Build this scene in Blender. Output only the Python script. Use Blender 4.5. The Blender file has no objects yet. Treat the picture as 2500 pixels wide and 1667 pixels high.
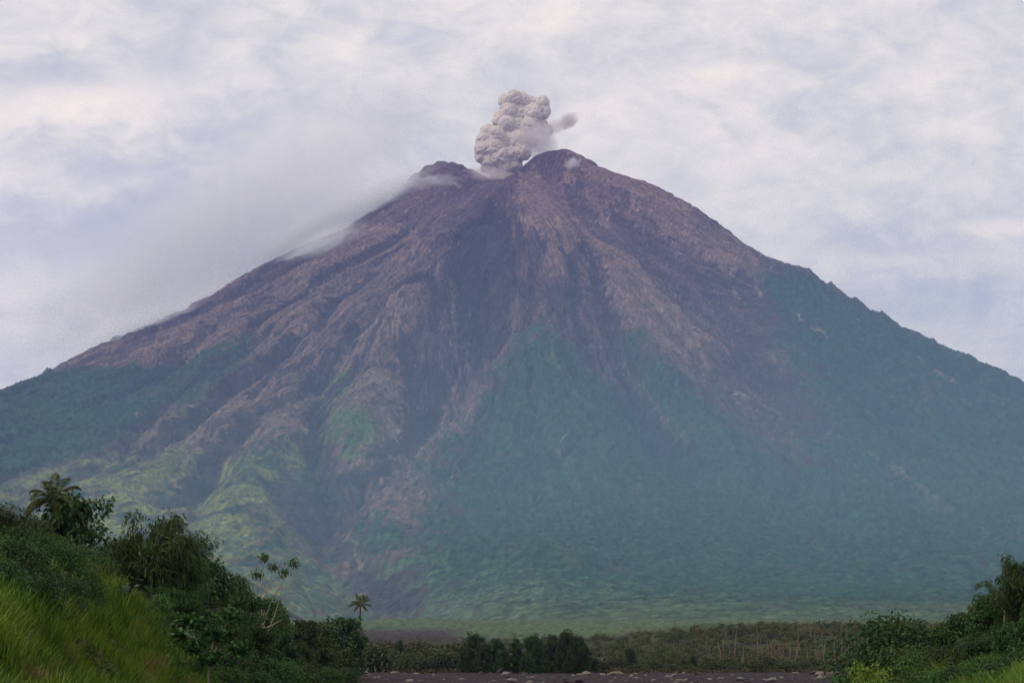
import bpy, math, random
import numpy as np
from mathutils import Vector

sc = bpy.context.scene
C = sc.collection
rng = np.random.default_rng(7)
random.seed(7)
R = math.radians

# ------------------------------------------------------------------ camera
CAMH = 4.0
FPX = 4500.0
TH = math.atan((1610 - 833.5) / FPX)
cam_d = bpy.data.cameras.new('camera'); cam = bpy.data.objects.new('camera', cam_d); C.objects.link(cam)
cam_d.sensor_width = 36; cam_d.lens = 36 * FPX / 2500
cam_d.clip_start = 1; cam_d.clip_end = 80000
cam.location = (0, 0, CAMH); cam.rotation_euler = (math.pi / 2 + TH, 0, 0)
sc.camera = cam

def ray(px, py):
    """direction (with y component 1) towards photograph pixel (px, py) of 2500 x 1667"""
    a = (px - 1250) / FPX; b = (833.5 - py) / FPX
    y = math.cos(TH) - b * math.sin(TH); z = math.sin(TH) + b * math.cos(TH)
    return a / y, z / y
def project(x, y, z):
    f = y * math.cos(TH) + (z - CAMH) * math.sin(TH)
    u = (z - CAMH) * math.cos(TH) - y * math.sin(TH)
    return 1250 + FPX * x / f, 833.5 - FPX * u / f
def at(px, py, y):
    a, b = ray(px, py)
    return Vector((a * y, y, CAMH + b * y))

# ------------------------------------------------------------------ helpers
def tag(o, label=None, cat=None, group=None, kind=None):
    if label: o['label'] = label
    if cat: o['category'] = cat
    if group: o['group'] = group
    if kind: o['kind'] = kind
    return o
def empty(name, loc, rz=0, s=1.0):
    o = bpy.data.objects.new(name, None); C.objects.link(o)
    o.location = loc; o.rotation_euler = (0, 0, rz); o.scale = (s, s, s); o.empty_display_size = 0.5
    return o
def mesh_np(name, V, F, mat=None, cols=None, smooth=False, fmat=None):
    """V (n,3), F (m,k) arrays -> mesh datablock"""
    V = np.asarray(V, np.float32); F = np.asarray(F, np.int32)
    me = bpy.data.meshes.new(name)
    me.vertices.add(len(V)); me.vertices.foreach_set('co', V.ravel())
    k = F.shape[1]
    me.loops.add(F.size); me.loops.foreach_set('vertex_index', F.ravel())
    me.polygons.add(len(F)); me.polygons.foreach_set('loop_start', np.arange(0, F.size, k, dtype=np.int32))
    try: me.polygons.foreach_set('loop_total', np.full(len(F), k, np.int32))
    except Exception: pass
    me.update(calc_edges=True)
    if smooth: me.polygons.foreach_set('use_smooth', np.ones(len(F), bool))
    for m in (mat if isinstance(mat, (list, tuple)) else [mat]):
        if m: me.materials.append(m)
    if fmat is not None: me.polygons.foreach_set('material_index', np.asarray(fmat, np.int32))
    if cols is not None:
        a = me.color_attributes.new('Col', 'FLOAT_COLOR', 'POINT')
        c = np.ones((len(V), 4), np.float32); c[:, :3] = cols
        a.data.foreach_set('color', c.ravel())
    return me
def obj(name, me, parent=None):
    o = bpy.data.objects.new(name, me); C.objects.link(o)
    if parent: o.parent = parent
    return o
def copy_tree(o, parent=None):
    c = o.copy(); C.objects.link(c); c.parent = parent
    for ch in list(o.children): copy_tree(ch, c)
    return c

_perm = np.random.default_rng(3).permutation(4096).astype(np.int64)
_ang = np.random.default_rng(4).random(4096) * 2 * np.pi
_gx, _gy = np.cos(_ang), np.sin(_ang)
def pnoise(x, y, seed=0):
    x = np.asarray(x, float) + seed * 37.17; y = np.asarray(y, float) + seed * 91.7
    xi = np.floor(x).astype(np.int64); yi = np.floor(y).astype(np.int64)
    xf = x - xi; yf = y - yi
    u = xf * xf * xf * (xf * (xf * 6 - 15) + 10); v = yf * yf * yf * (yf * (yf * 6 - 15) + 10)
    def g(ix, iy, dx, dy):
        h = _perm[(_perm[ix & 4095] + iy) & 4095]
        return _gx[h] * dx + _gy[h] * dy
    a = g(xi, yi, xf, yf); b = g(xi + 1, yi, xf - 1, yf)
    c = g(xi, yi + 1, xf, yf - 1); d = g(xi + 1, yi + 1, xf - 1, yf - 1)
    return (a + (b - a) * u + (c + (d - c) * u - a - (b - a) * u) * v) * 1.4
def fbm(x, y, oct=4, seed=0, gain=0.5):
    s = 0; a = 1; t = 0
    for i in range(oct):
        s = s + a * pnoise(x * 2 ** i, y * 2 ** i, seed + i); t += a; a *= gain
    return s / t
def ridged(x, y, oct=4, seed=0, gain=0.5):
    s = 0; a = 1; t = 0
    for i in range(oct):
        s = s + a * (1 - np.abs(pnoise(x * 2 ** i, y * 2 ** i, seed + i)) * 1.6); t += a; a *= gain
    return s / t
def billow(x, y, oct=3, seed=0, gain=0.5):
    s = 0; a = 1; t = 0
    for i in range(oct):
        s = s + a * np.sqrt(np.abs(pnoise(x * 2 ** i, y * 2 ** i, seed + i)) + 1e-5); t += a; a *= gain
    return s / t - .15
def sstep(a, b, x):
    t = np.clip((x - a) / (b - a), 0, 1); return t * t * (3 - 2 * t)

# ------------------------------------------------------------------ terrain
AX, AY = 0.0, 10500.0
SIL = [(-700,1160),(-300,1040),(0,962),(60,935),(128,903),(213,856),(372,792),(500,733),(579,680),(723,606),(824,569),(962,480),(999,434),(1029,413),(1067,395),(1100,394),
       (1150,412),(1200,440),(1228,440),(1262,418),(1301,384),(1322,375),(1349,364),(1383,364),(1430,384),(1471,411),(1522,428),
       (1590,449),(1641,476),(1700,508),(1770,558),(1830,604),(1892,638),(1967,659),(2083,733),(2190,792),(2339,861),(2445,903),(2500,936),(2800,1040),(3200,1160)]
SPX = np.array([s[0] for s in SIL], float); SPY = np.array([s[1] for s in SIL], float)
_tp = np.arange(-700, 3201, 10.0)
_ty = np.interp(_tp, SPX, SPY)
_rr = [ray(a, b) for a, b in zip(_tp, _ty)]
TX = np.array([a * AY for a, b in _rr]); TZ = np.array([CAMH + b * AY for a, b in _rr])
FR = np.array([0, 400, 700, 1200, 2000, 2634, 4000, 5500, 7000, 7500, 8300, 9000, 9500, 9900, 10600, 30000], float)
FZ = np.array([2900, 2640, 2440, 2150, 1760, 1490, 950, 480, 165, 110, 55, 26, 9, 0, 0, 0], float)

def base_height(x, y):
    dx = x - AX; dy = y - AY
    r = np.sqrt(dx * dx + dy * dy) + 1e-6
    f = np.interp(r, FR, FZ)
    side = np.interp(np.sign(dx) * np.maximum(r, 300), TX, TZ)
    rel = side / np.maximum(np.interp(r, FR, FZ), 1)
    c = np.abs(dx) / r
    w = sstep(0.45, 0.97, c)
    edge = sstep(3600, 2700, r)      # beyond the table follow the front profile
    rel = 1 + (np.clip(rel, .7, 1.3) - 1) * (0.0 + w) 
    z = f * rel
    zmax = np.interp(dx, TX, TZ)
    return np.minimum(z, zmax + 0.15 * np.abs(dy) * (np.abs(dx) < 600) * 0)

def radial_relief(x, y):
    dx = x - AX; dy = y - AY
    r = np.sqrt(dx * dx + dy * dy) + 1e-6
    th = np.arctan2(dx, -dy)
    wx = 0.05 * fbm(x / 900, y / 900, 3, 11); 
    t = th + wx * sstep(300, 2500, r) * 0.8
    amp = sstep(380, 1700, r) * (1 - sstep(6000, 8200, r))
    a1 = ridged(t * 9, r / 3800, 2, 21)
    t2 = t + .012 * fbm(x / 260, y / 260, 3, 36)
    a2 = billow(t2 * 22, r / 2600, 2, 31)
    a3 = billow(t2 * 62, r / 1600, 2, 41)
    a4 = billow(t2 * 150, r / 800, 2, 46)
    lowf = (1 - .4 * sstep(5000, 7000, r)) * (1 - .72 * sstep(.72, .95, np.abs(dx) / r))
    amp = amp * (1 - .38 * sstep(4600, 6400, r))
    z = amp * (70 * (a1 - .6) + 64 * (a2 - .3) * sstep(300, 1500, r) + 34 * (a3 - .3) * sstep(300, 1500, r) * lowf + 30 * (a4 - .3) * sstep(600, 2200, r) * lowf)
    z = z + sstep(100, 800, r) * (1 - sstep(7000, 9000, r)) * 11 * fbm(x / 160, y / 160, 4, 51)
    hum = sstep(5200, 6200, r) * (1 - sstep(7900, 8900, r))
    pxx = 1250 + 4500 * x / np.maximum(y, 500)
    z = z + hum * (34 * (1 - .85 * sstep(950, 1250, pxx)) * fbm(x / 420, y / 300, 4, 61))
    return z

def unproject(px, py, surf=None):
    """world (x, y) where the ray through a photograph pixel meets the base cone"""
    a, b = ray(px, py)
    ys = np.arange(1200, 10700, 10.0)
    h = base_height(a * ys, ys)
    zr = CAMH + b * ys
    hit = np.nonzero(h >= zr)[0]
    if len(hit) == 0:
        yy = ys[np.argmin(zr - h)]
    else:
        yy = ys[hit[0]]
    return a * yy, yy

# gullies: pixel polylines of the photograph, half width (m), depth (m), darkness
GUL = [
 ([(1010,633),(910,677),(852,715),(808,749),(777,796),(723,823),(699,861),(638,902),(577,936),(526,976),(499,1010),(468,1041),(400,1072),(340,1105)], 75, 75, .9),
 ([(1060,650),(1012,687),(930,752),(876,803),(849,840),(794,888),(777,946),(733,973),(665,993),(618,1031),(590,1058),(563,1102),(512,1136),(516,1180),(476,1213),(440,1240)], 80, 80, .9),
 ([(925,790),(910,820),(886,868),(862,919),(822,956),(784,987),(770,1051),(775,1100),(790,1150)], 70, 65, .9),
 ([(1000,560),(900,620),(835,657),(774,694),(733,721),(679,755),(624,793),(590,820)], 70, 60, .9),
 ([(662,800),(611,851),(553,888),(502,919),(451,956),(400,993),(350,1040),(290,1105)], 60, 50, .7),
 ([(790,580),(690,632),(561,723),(433,790),(306,851),(230,880)], 120, 60, .75),
 ([(700,690),(602,749),(480,830),(388,922),(300,970)], 90, 60, .7),
 ([(760,870),(700,910),(640,930),(605,975)], 45, 35, .8),
 ([(1125,640),(1118,690),(1104,741),(1121,802),(1138,880),(1138,905),(1117,930),(1118,946)], 28, 30, .6),
 ([(1213,450),(1190,520),(1175,600),(1170,690),(1172,792),(1180,840),(1150,885),(1121,916),(1105,960),(1085,1000),(1063,1045),(985,1099),(927,1143),(880,1170),(817,1200),(782,1239),(800,1290),(830,1340),(881,1404),(925,1456),(950,1500)], 140, 105, .0),
 ([(1230,460),(1215,560),(1200,680),(1195,780),(1150,885)], 60, 60, .6),
 ([(1063,1045),(985,1099),(927,1143),(880,1170),(817,1200),(782,1239)], 50, 40, .9),
 ([(985,850),(1010,900),(1030,960),(1035,1010),(1000,1060)], 110, 90, .9),
 ([(1060,700),(1070,760),(1060,800),(1085,860),(1110,900)], 60, 45, .8),
 ([(1330,590),(1310,640),(1290,700),(1300,760)], 60, 40, .7),
 ([(1270,550),(1260,610),(1257,673),(1291,758),(1260,830)], 50, 45, .8),
 ([(1375,610),(1400,660),(1403,710),(1393,758),(1430,860),(1470,900)], 60, 60, .85),
 ([(1425,610),(1450,650),(1457,724),(1480,760),(1495,800),(1505,860),(1530,920),(1580,1021),(1648,1106),(1700,1180)], 70, 75, .85),
 ([(1400,470),(1427,530),(1490,590),(1546,622),(1597,673),(1660,740),(1738,807),(1840,892),(1930,980),(2000,1060)], 130, 85, .65),
 ([(1500,520),(1560,590),(1640,640),(1720,700),(1770,770),(1850,850)], 80, 45, .6),
 ([(1620,800),(1700,880),(1790,960),(1850,1040),(1900,1100)], 60, 35, .4),
 ([(1900,760),(2000,850),(2100,940),(2200,1040),(2300,1130)], 90, 50, .2),
 ([(2050,800),(2150,880),(2260,960),(2380,1060)], 90, 50, .2),
 ([(1330,830),(1400,900),(1440,970),(1500,1050),(1560,1150)], 80, 55, .15),
 ([(1230,960),(1180,1040),(1140,1070)], 50, 40, .7),
 ([(1750,1000),(1850,1100),(1950,1180),(2050,1260)], 90, 45, .2),
 ([(2100,1080),(2200,1160),(2300,1240),(2400,1330)], 90, 45, .2),
 ([(768,1070),(754,1133),(790,1151),(800,1190)], 40, 35, .7),
 ([(440,1290),(500,1250),(560,1230),(620,1240),(680,1290)], 50, 18, .2),
]
# ridges (spurs): px polyline, half width, height
RID = [
 ([(1199,449),(1138,496),(1080,554),(1063,632),(1030,700),(980,770),(960,830)], 130, 70),
 ([(1290,400),(1310,450),(1345,520),(1370,570),(1350,620),(1390,720),(1410,760)], 130, 60),
 ([(1383,370),(1400,470),(1480,571),(1546,639),(1614,717),(1699,809),(1760,880)], 110, 60),
 ([(1470,640),(1500,700),(1520,780),(1560,860),(1640,960)], 90, 55),
 ([(1310,700),(1310,790),(1330,860),(1310,950),(1290,1050)], 150, 70),
 ([(1030,690),(960,770),(920,880),(900,980),(880,1080)], 130, 50),
 ([(830,640),(740,700),(650,790),(560,850),(450,940)], 90, 30),
 ([(780,740),(700,830),(600,900),(500,980),(420,1040)], 90, 30),
 ([(880,740),(820,830),(700,940),(580,1010),(500,1080)], 90, 35),
 ([(1471,412),(1590,480),(1700,560),(1790,640),(1870,730),(1980,850)], 110, 45),
 ([(1100,1010),(1040,1090),(990,1180),(1010,1250)], 100, 40),
 ([(1520,830),(1600,920),(1700,1010),(1790,1110)], 110, 40),
 ([(1310,800),(1370,900),(1440,1000),(1480,1100),(1540,1200)], 120, 45),
 ([(560,1130),(620,1180),(600,1240),(660,1270),(700,1300)], 90, 35),
 ([(300,1200),(380,1180),(440,1175)], 60, 25),
 ([(1130,1340),(1200,1335),(1270,1350),(1330,1390)], 70, 28),
]
def seg_dist(x, y, P):
    """distance to the polyline P; arrays x, y"""
    best = np.full(x.shape, 1e9)
    for (x0, y0), (x1, y1) in zip(P[:-1], P[1:]):
        dx, dy = x1 - x0, y1 - y0; L = dx * dx + dy * dy + 1e-9
        t = np.clip(((x - x0) * dx + (y - y0) * dy) / L, 0, 1)
        d = np.hypot(x - x0 - t * dx, y - y0 - t * dy)
        best = np.minimum(best, d)
    return best
GULW = [([unproject(*p) for p in P], w, d * .9, k) for P, w, d, k in GUL]
RIDW = [([unproject(*p) for p in P], w, d) for P, w, d in RID]

def features(x, y):
    """carved relief and gully darkness mask"""
    z = np.zeros(x.shape)
    wx = x + 28 * fbm(x / 110, y / 110, 3, 71); wy = y + 28 * fbm(x / 110, y / 110, 3, 81)
    def local(P, m):
        a = np.array(P)
        return (x > a[:, 0].min() - m) & (x < a[:, 0].max() + m) & (y > a[:, 1].min() - m) & (y < a[:, 1].max() + m)
    for P, w, h in RIDW:
        i = local(P, 4 * w)
        if i.any():
            d = seg_dist(wx[i], wy[i], P)
            z[i] += h * np.exp(-(d / w) ** 1.25)
    for P, w, h, k in GULW:
        i = local(P, 4 * w)
        if i.any():
            d = seg_dist(wx[i], wy[i], P)
            z[i] -= h * np.exp(-(d / (w * .8)) ** 1.6)
    return z, z
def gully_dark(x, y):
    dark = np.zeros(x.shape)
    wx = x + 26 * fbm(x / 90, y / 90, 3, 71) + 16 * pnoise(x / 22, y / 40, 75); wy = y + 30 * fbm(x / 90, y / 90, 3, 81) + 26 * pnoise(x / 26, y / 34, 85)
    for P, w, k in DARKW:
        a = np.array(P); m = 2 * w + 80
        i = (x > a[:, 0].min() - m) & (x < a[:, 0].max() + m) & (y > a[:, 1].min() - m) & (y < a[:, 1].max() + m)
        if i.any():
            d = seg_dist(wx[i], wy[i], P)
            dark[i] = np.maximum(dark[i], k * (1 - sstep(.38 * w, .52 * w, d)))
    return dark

def near_hills(x, y):
    """banks and scrub rise between camera and volcano"""
    xe = -9.2 - .06 * y
    s = .9 * (xe - x)
    s = np.where(s > 0, s, 0)
    cap = 10.8 + 0 * x
    hl = cap * (1 - np.exp(-(s / cap) * 1.15)) * sstep(25, 50, y) * (1 - sstep(380, 620, y))
    hl = np.minimum(s, hl * 1.25)
    hl = hl * (1 - sstep(380, 620, y))
    hl = hl * (1 - .55 * sstep(116, 150, y) * sstep(-.232, -.205, x / np.maximum(y, 1)))
    xr = 3 + .16 * y
    sr = np.clip(.5 * (x - xr), 0, None)
    hr = 9 * (1 - np.exp(-sr / 9)) * sstep(30, 60, y) * (1 - sstep(220, 420, y))
    rise = 9 * sstep(20, 160, x) * sstep(650, 1080, y) * (1 - sstep(1150, 1900, y))
    return hl + hr + rise

def smooth_height(x, y):
    z = base_height(x, y)
    rel = radial_relief(x, y)
    f, dark = features(x, y)
    hill = near_hills(x, y)
    capn = sstep(350, 1000, np.hypot(x - AX, y - AY))
    return z + rel * (y > 1300) + f * (0.1 + .9 * capn), dark, hill

# fit the crest table so that the skyline lands where the photograph has it
cpx = np.arange(-60, 2561, 10.0)
aa = np.array([ray(p, 600)[0] for p in cpx])
yy = np.concatenate([np.arange(7600, 9900, 60.0), np.arange(9900, 11100, 25.0)])
GX = aa[None, :] * yy[:, None]; GY = np.repeat(yy[:, None], len(cpx), 1)
for it in range(6):
    hh, _, _ = smooth_height(GX, GY)
    if it == 0: relief0 = hh - base_height(GX, GY)
    ppx, ppy = project(GX, GY, hh)
    k = np.argmin(ppy, axis=0)
    sx = ppx[k, np.arange(len(cpx))]; sy = ppy[k, np.arange(len(cpx))]
    gx = GX[k, np.arange(len(cpx))]; gy = GY[k, np.arange(len(cpx))]
    want = np.interp(sx, SPX, SPY)
    err = (sy - want) * gy / FPX            # metres too low
    rad = np.where(np.abs(gx) > 650, np.sign(gx) * np.hypot(gx, gy - AY), gx)
    o = np.argsort(rad)
    corr = np.interp(TX, rad[o], err[o])
    TZ = TZ + .8 * corr
SILPX, SILYY = sx.copy(), gy.copy()
print('skyline error px', float(np.abs(sy - want).mean()), float(np.abs(sy - want).max()))

def poly_sd(x, y, P):
    """signed distance to a closed world polygon (positive inside)"""
    d = seg_dist(x, y, P + [P[0]])
    ins = np.zeros(x.shape, bool)
    n = len(P)
    for i in range(n):
        x0, y0 = P[i]; x1, y1 = P[(i + 1) % n]
        c = ((y0 > y) != (y1 > y)) & (x < (x1 - x0) * (y - y0) / (y1 - y0 + 1e-12) + x0)
        ins ^= c
    return np.where(ins, d, -d)
ASH = (0.205, 0.136, 0.118); ROCK = (0.030, 0.018, 0.030); LAVA = (0.055, 0.040, 0.055); FOREST = (0.020, 0.066, 0.036)
MEADOW = (0.200, 0.225, 0.060); BRIGHT = (0.070, 0.145, 0.030); PALE = (0.26, 0.20, 0.155); PLAIN = (0.088, 0.130, 0.070)
# patches of cover: kind, pixel outline, edge softness in metres
PATCH = [
 ('ash', [(1015,560),(1060,640),(1035,700),(1010,780),(990,830),(985,950),(975,1060),(900,1150),(800,1190),(740,1100),(620,1110),(560,1130),(420,1100),(280,1125),(330,1070),(440,960),(560,860),(480,880),(330,900),(150,890),(370,800),(500,750),(640,720),(820,600),(940,540)], 60),
 ('ash', [(1267,418),(1301,395),(1342,462),(1376,510),(1403,554),(1420,610),(1366,598),(1386,650),(1400,700),(1345,680),(1335,598),(1325,574),(1270,534),(1267,520),(1284,510),(1264,449)], 12),
 ('ash', [(1385,400),(1440,480),(1500,560),(1560,620),(1640,700),(1740,800),(1840,920),(1700,860),(1650,800),(1580,720),(1500,640),(1420,570),(1370,500)], 25),
 ('ash', [(1458,642),(1485,622),(1532,649),(1597,700),(1682,809),(1740,900),(1640,880),(1560,840),(1505,790),(1485,744),(1492,717),(1475,683)], 20),
 ('ash', [(1383,366),(1471,405),(1600,445),(1700,500),(1830,600),(1900,690),(1830,690),(1740,640),(1640,580),(1560,500),(1470,450)], 35),
 ('ash', [(1100,950),(1140,960),(1180,960),(1150,1040),(1080,1110),(1060,1180),(1070,1250),(1000,1290),(900,1270),(830,1250),(900,1200),(940,1150),(1000,1100),(1070,1050)], 25),
 ('ash', [(840,1130),(930,1100),(960,1120),(930,1150),(860,1180),(830,1200),(810,1170)], 25),
 ('rock', [(985,838),(1000,850),(1050,880),(1075,910),(1100,950),(1085,1000),(1040,1045),(990,1065),(985,950)], 10),
 ('rock', [(1100,560),(1210,470),(1250,540),(1255,700),(1240,830),(1150,900),(1110,860),(1090,760),(1080,660)], 30),
 ('forest', [(-900,1250),(-300,1045),(0,940),(120,890),(265,897),(357,902),(500,860),(586,822),(607,812),(541,866),(433,963),(306,1070),(250,1110),(0,1170),(-300,1240)], 14),
 ('forest', [(1310,795),(1340,812),(1400,850),(1440,900),(1500,960),(1560,1000),(1520,840),(1540,810),(1600,880),(1700,960),(1800,1050),(1900,1110),(1990,1150),(1965,1010),(1945,890),(1895,805),(1905,750),(1860,705),(1890,668),(1925,662),(1990,660),(2190,780),(2560,960),(3300,1200),(3200,1600),(1700,1640),(1300,1560),(1010,1500),(1000,1400),(960,1330),(1010,1290),(1070,1260),(1060,1190),(1080,1110),(1150,1040),(1180,980),(1250,880)], 26),
 ('forest', [(560,1150),(640,1090),(740,1060),(760,1100),(740,1150),(690,1170),(600,1180)], 25),
 ('forest', [(690,1210),(770,1180),(820,1210),(830,1280),(760,1290),(700,1250)], 25),
 ('forest', [(820,1290),(900,1280),(1010,1290),(1040,1330),(900,1380),(830,1340)], 25),
 ('bright', [(790,920),(850,905),(850,945),(800,985),(785,975)], 14),
 ('bright', [(785,1000),(852,997),(903,1014),(924,1058),(880,1090),(852,1116),(801,1116),(800,1060)], 22),
 ('bright', [(455,1020),(500,975),(510,985),(490,1010),(460,1050),(450,1040)], 10),
 ('forest', [(600,880),(560,905),(480,960),(420,1010),(440,960),(560,850),(605,820)], 14),
 ('meadow', [(-200,1180),(0,1165),(200,1135),(360,1105),(480,1100),(520,1130),(560,1140),(600,1130),(690,1120),(760,1130),(700,1170),(650,1190),(680,1260),(720,1330),(800,1400),(900,1450),(930,1480),(900,1500),(700,1500),(0,1500),(-400,1500)], 60),
 ('plain', [(640,1360),(760,1370),(840,1430),(900,1490),(1010,1480),(1200,1430),(1400,1440),(1560,1460),(1650,1520),(1650,1600),(600,1600)], 60),
 ('lahar', [(760,1190),(830,1210),(860,1330),(930,1400),(1010,1440),(1070,1465),(1000,1495),(900,1490),(850,1400),(790,1340),(700,1260),(660,1180)], 22),
]
def unproject_all(PX):
    ys = np.arange(2000, 10600, 12.0)
    A = np.array([ray(*p) for p in PX])
    X = A[:, :1] * ys[None]; Yy = np.repeat(ys[None], len(A), 0)
    h, _, _ = smooth_height(X.ravel(), Yy.ravel()); h = h.reshape(X.shape)
    zr = CAMH + A[:, 1:] * ys[None]
    hit = h >= zr
    k = np.where(hit.any(1), hit.argmax(1), np.argmin(zr - h, 1))
    return [(float(X[i, j]), float(ys[j])) for i, j in enumerate(k)]
_all = [p for k, P, s in PATCH for p in P]; _w = unproject_all(_all); PATCHW = []; _i = 0
for k, P, s in PATCH:
    PATCHW.append((k, _w[_i:_i + len(P)], s)); _i += len(P)
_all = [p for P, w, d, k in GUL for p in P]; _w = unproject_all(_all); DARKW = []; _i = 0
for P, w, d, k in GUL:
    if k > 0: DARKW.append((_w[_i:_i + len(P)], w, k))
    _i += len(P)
# pale rock rims, scars and slide tracks: pixel line, width in metres, strength
SCAR = [([(1104,690),(1106,760),(1112,830),(1118,880)],13,.5),([(1138,890),(1132,912),(1118,935),(1105,960)],8,.6),([(1063,672),(1083,642)],14,.7),([(1080,554),(1110,568)],12,.6),([(1267,520),(1290,548),(1325,574)],10,.7),
 ([(1440,545),(1478,544),(1492,520)],10,.7),([(1444,561),(1478,557)],9,.6),([(1458,635),(1430,608),(1410,590)],7,.5),([(1485,619),(1546,649),(1600,704),(1640,750)],9,.4),([(1700,908),(1744,925)],10,.8),([(1795,962),(1836,983),(1884,1017)],9,.8),
 ([(1748,654),(1792,674),(1847,708),(1860,722)],12,.7),([(1789,705),(1806,729),(1840,732)],14,.5),([(1949,770),(1976,790),(2017,827)],13,.7),([(291,892),(326,861),(362,856)],9,.7),([(377,835),(439,825)],8,.7),
 ([(433,866),(474,866),(510,861)],8,.7),([(714,703),(790,667)],10,.4),([(806,637),(892,586)],10,.4),([(1560,700),(1620,760),(1660,800),(1690,850)],8,.5),([(975,980),(985,1060)],9,.6),([(1205,430),(1170,460),(1120,505)],14,.35),
 ([(820,1300),(870,1350),(890,1400)],10,.5),([(1120,1150),(1100,1180),(1030,1200),(960,1230)],9,.4),([(200,1240),(300,1205),(380,1190),(440,1180)],16,.35),([(2240,870),(2290,905),(2330,935)],10,.5),([(300,1020),(330,1015),(350,1022)],8,.5),
 ([(1385,1050),(1360,1100),(1400,1160)],8,.3),([(1340,820),(1350,880),(1400,960),(1440,1040)],8,.25),([(1520,900),(1600,990),(1680,1090)],9,.3),([(2020,1060),(2120,1110),(2220,1170),(2330,1250)],14,.3)]
_all = [p for P, w, k in SCAR for p in P]; _w = unproject_all(_all); SCARW = []; _i = 0
for P, w, k in SCAR:
    SCARW.append((_w[_i:_i + len(P)], w, k)); _i += len(P)
def scars(x, y):
    m_ = np.zeros(x.shape); wx = x + 14 * pnoise(x / 40, y / 60, 91); wy = y + 22 * pnoise(x / 40, y / 60, 95)
    brk = np.clip(.65 + 1.3 * pnoise(x / 18, y / 30, 97), 0, 1)
    for P, w, k in SCARW:
        a = np.array(P); i = (x > a[:, 0].min() - 80) & (x < a[:, 0].max() + 80) & (y > a[:, 1].min() - 120) & (y < a[:, 1].max() + 120)
        if i.any(): m_[i] = np.maximum(m_[i], k * (1 - sstep(.4 * w, w, seg_dist(wx[i], wy[i], P))) * brk[i])
    return m_
def lerp3(c, t, k): return c + (np.array(k)[None] - c) * t[:, None]
KC = dict(lahar=LAVA, ash=ASH, rock=ROCK, forest=FOREST, meadow=MEADOW, bright=BRIGHT, plain=PLAIN)
def cover(x, y, z, dark, r):
    """albedo of the ground cover, painted gully shade included, and how wooded each point is"""
    n = len(x)
    n1 = fbm(x / 500, y / 500, 4, 101); n2 = fbm(x / 120, y / 120, 4, 111); n3 = fbm(x / 35, y / 35, 3, 121); n4 = fbm(x / 11, y / 15, 2, 126)
    th = np.arctan2(x - AX, AY - y)
    st = fbm(th * 150 + n2 * .6, r / 500, 4, 131)
    st2 = fbm(th * 420 + n2, r / 260, 3, 136)
    col = np.tile(np.array(ROCK), (n, 1)) * 1.25
    col = lerp3(col, np.clip(.35 + .9 * st + .6 * n1, 0, .75), ASH)
    wood = np.zeros(n)
    wxx = x + 45 * n2 + 22 * n3; wyy = y + 60 * fbm(x / 130, y / 130, 4, 141) + 22 * fbm(x / 30, y / 30, 2, 146)
    for k, P, s in PATCHW:
        a = np.array(P); m = 3 * s + 120
        i = (x > a[:, 0].min() - m) & (x < a[:, 0].max() + m) & (y > a[:, 1].min() - m) & (y < a[:, 1].max() + m)
        if not i.any(): continue
        green = k in ('forest', 'bright', 'meadow', 'plain')
        ss = (320 if k == 'plain' else 110 if k == 'forest' and s > 20 else 70 if k == 'bright' else max(s, 50)) if green else max(s, 14)
        q_ = poly_sd(wxx[i], wyy[i], P) / ss
        t = sstep(-.35, .35, q_ + (1.5 * n2[i] + 1.3 * n3[i] + 1.1 * n4[i]) * (1.0 if green else .5) + (1.7 * st[i] if k == 'forest' else 0))
        if k == 'ash': t = t * np.clip(.75 + .7 * st[i] + .5 * n2[i], .25, 1)
        if k == 'meadow': t = t * np.clip(.62 + 1.6 * n2[i] + .9 * n1[i], 0, 1)
        col[i] = lerp3(col[i], t, KC[k])
        if k == 'forest': wood[i] = np.maximum(wood[i], t)
        else: wood[i] = wood[i] * (1 - t)
        if k in ('meadow',):
            g = np.clip((-1.2 * n2[i] - .16 + .9 * n3[i] + .7 * n4[i]) * 3, 0, 1) * sstep(-.5, .5, q_)
            col[i] = lerp3(col[i], g, FOREST); wood[i] = np.maximum(wood[i], g)
    # cliffs, scree streaks, pale blocks; gully darkness mixes dark rock and painted shade
    wd = wood
    bare = (1 - wd)
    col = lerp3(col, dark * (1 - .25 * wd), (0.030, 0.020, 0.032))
    pk = np.clip((ridged(x / 60 + n2, y / 90, 3, 151) - .93) * 16, 0, 1) * np.clip((n1 + n2 * .8 - .02) * 6, 0, 1) * bare * (r < 4600)
    col = lerp3(col, pk * .55, PALE)
    rim = np.clip(1 - np.abs(dark - .42) / .2, 0, 1) * np.clip(n3 * 4 + .1, 0, 1) * bare * (r < 5000)
    col = lerp3(col, rim * .35, PALE)
    grey = sstep(900, 4200, r) * bare * (r < 5800)
    col = lerp3(col, grey * .25 * (.5 + n2), (0.085, 0.085, 0.055))
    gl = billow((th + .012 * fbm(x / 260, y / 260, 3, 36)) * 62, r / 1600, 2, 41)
    col = lerp3(col, np.clip((.16 - gl) * 7, 0, 1) * (.45 + .55 * bare) * .8 * (1 - sstep(6200, 7200, r)), (0.036, 0.024, 0.034))  # creases darkened in the colour: exposed rock, and painted relief shading in forest
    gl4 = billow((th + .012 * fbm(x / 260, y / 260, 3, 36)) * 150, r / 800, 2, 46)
    col = lerp3(col, np.clip((.14 - gl4) * 9, 0, 1) * (.25 + .75 * bare) * .8 * sstep(350, 800, r) * (1 - sstep(5500, 6500, r)), (0.026, 0.018, 0.026))  # finer creases darkened likewise
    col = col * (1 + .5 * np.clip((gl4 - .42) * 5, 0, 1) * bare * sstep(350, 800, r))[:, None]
    # bare patches in the forest
    bp = np.clip((n2 + .6 * n1 + .5 * n4 - .38) * 6, 0, 1) * wd
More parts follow.
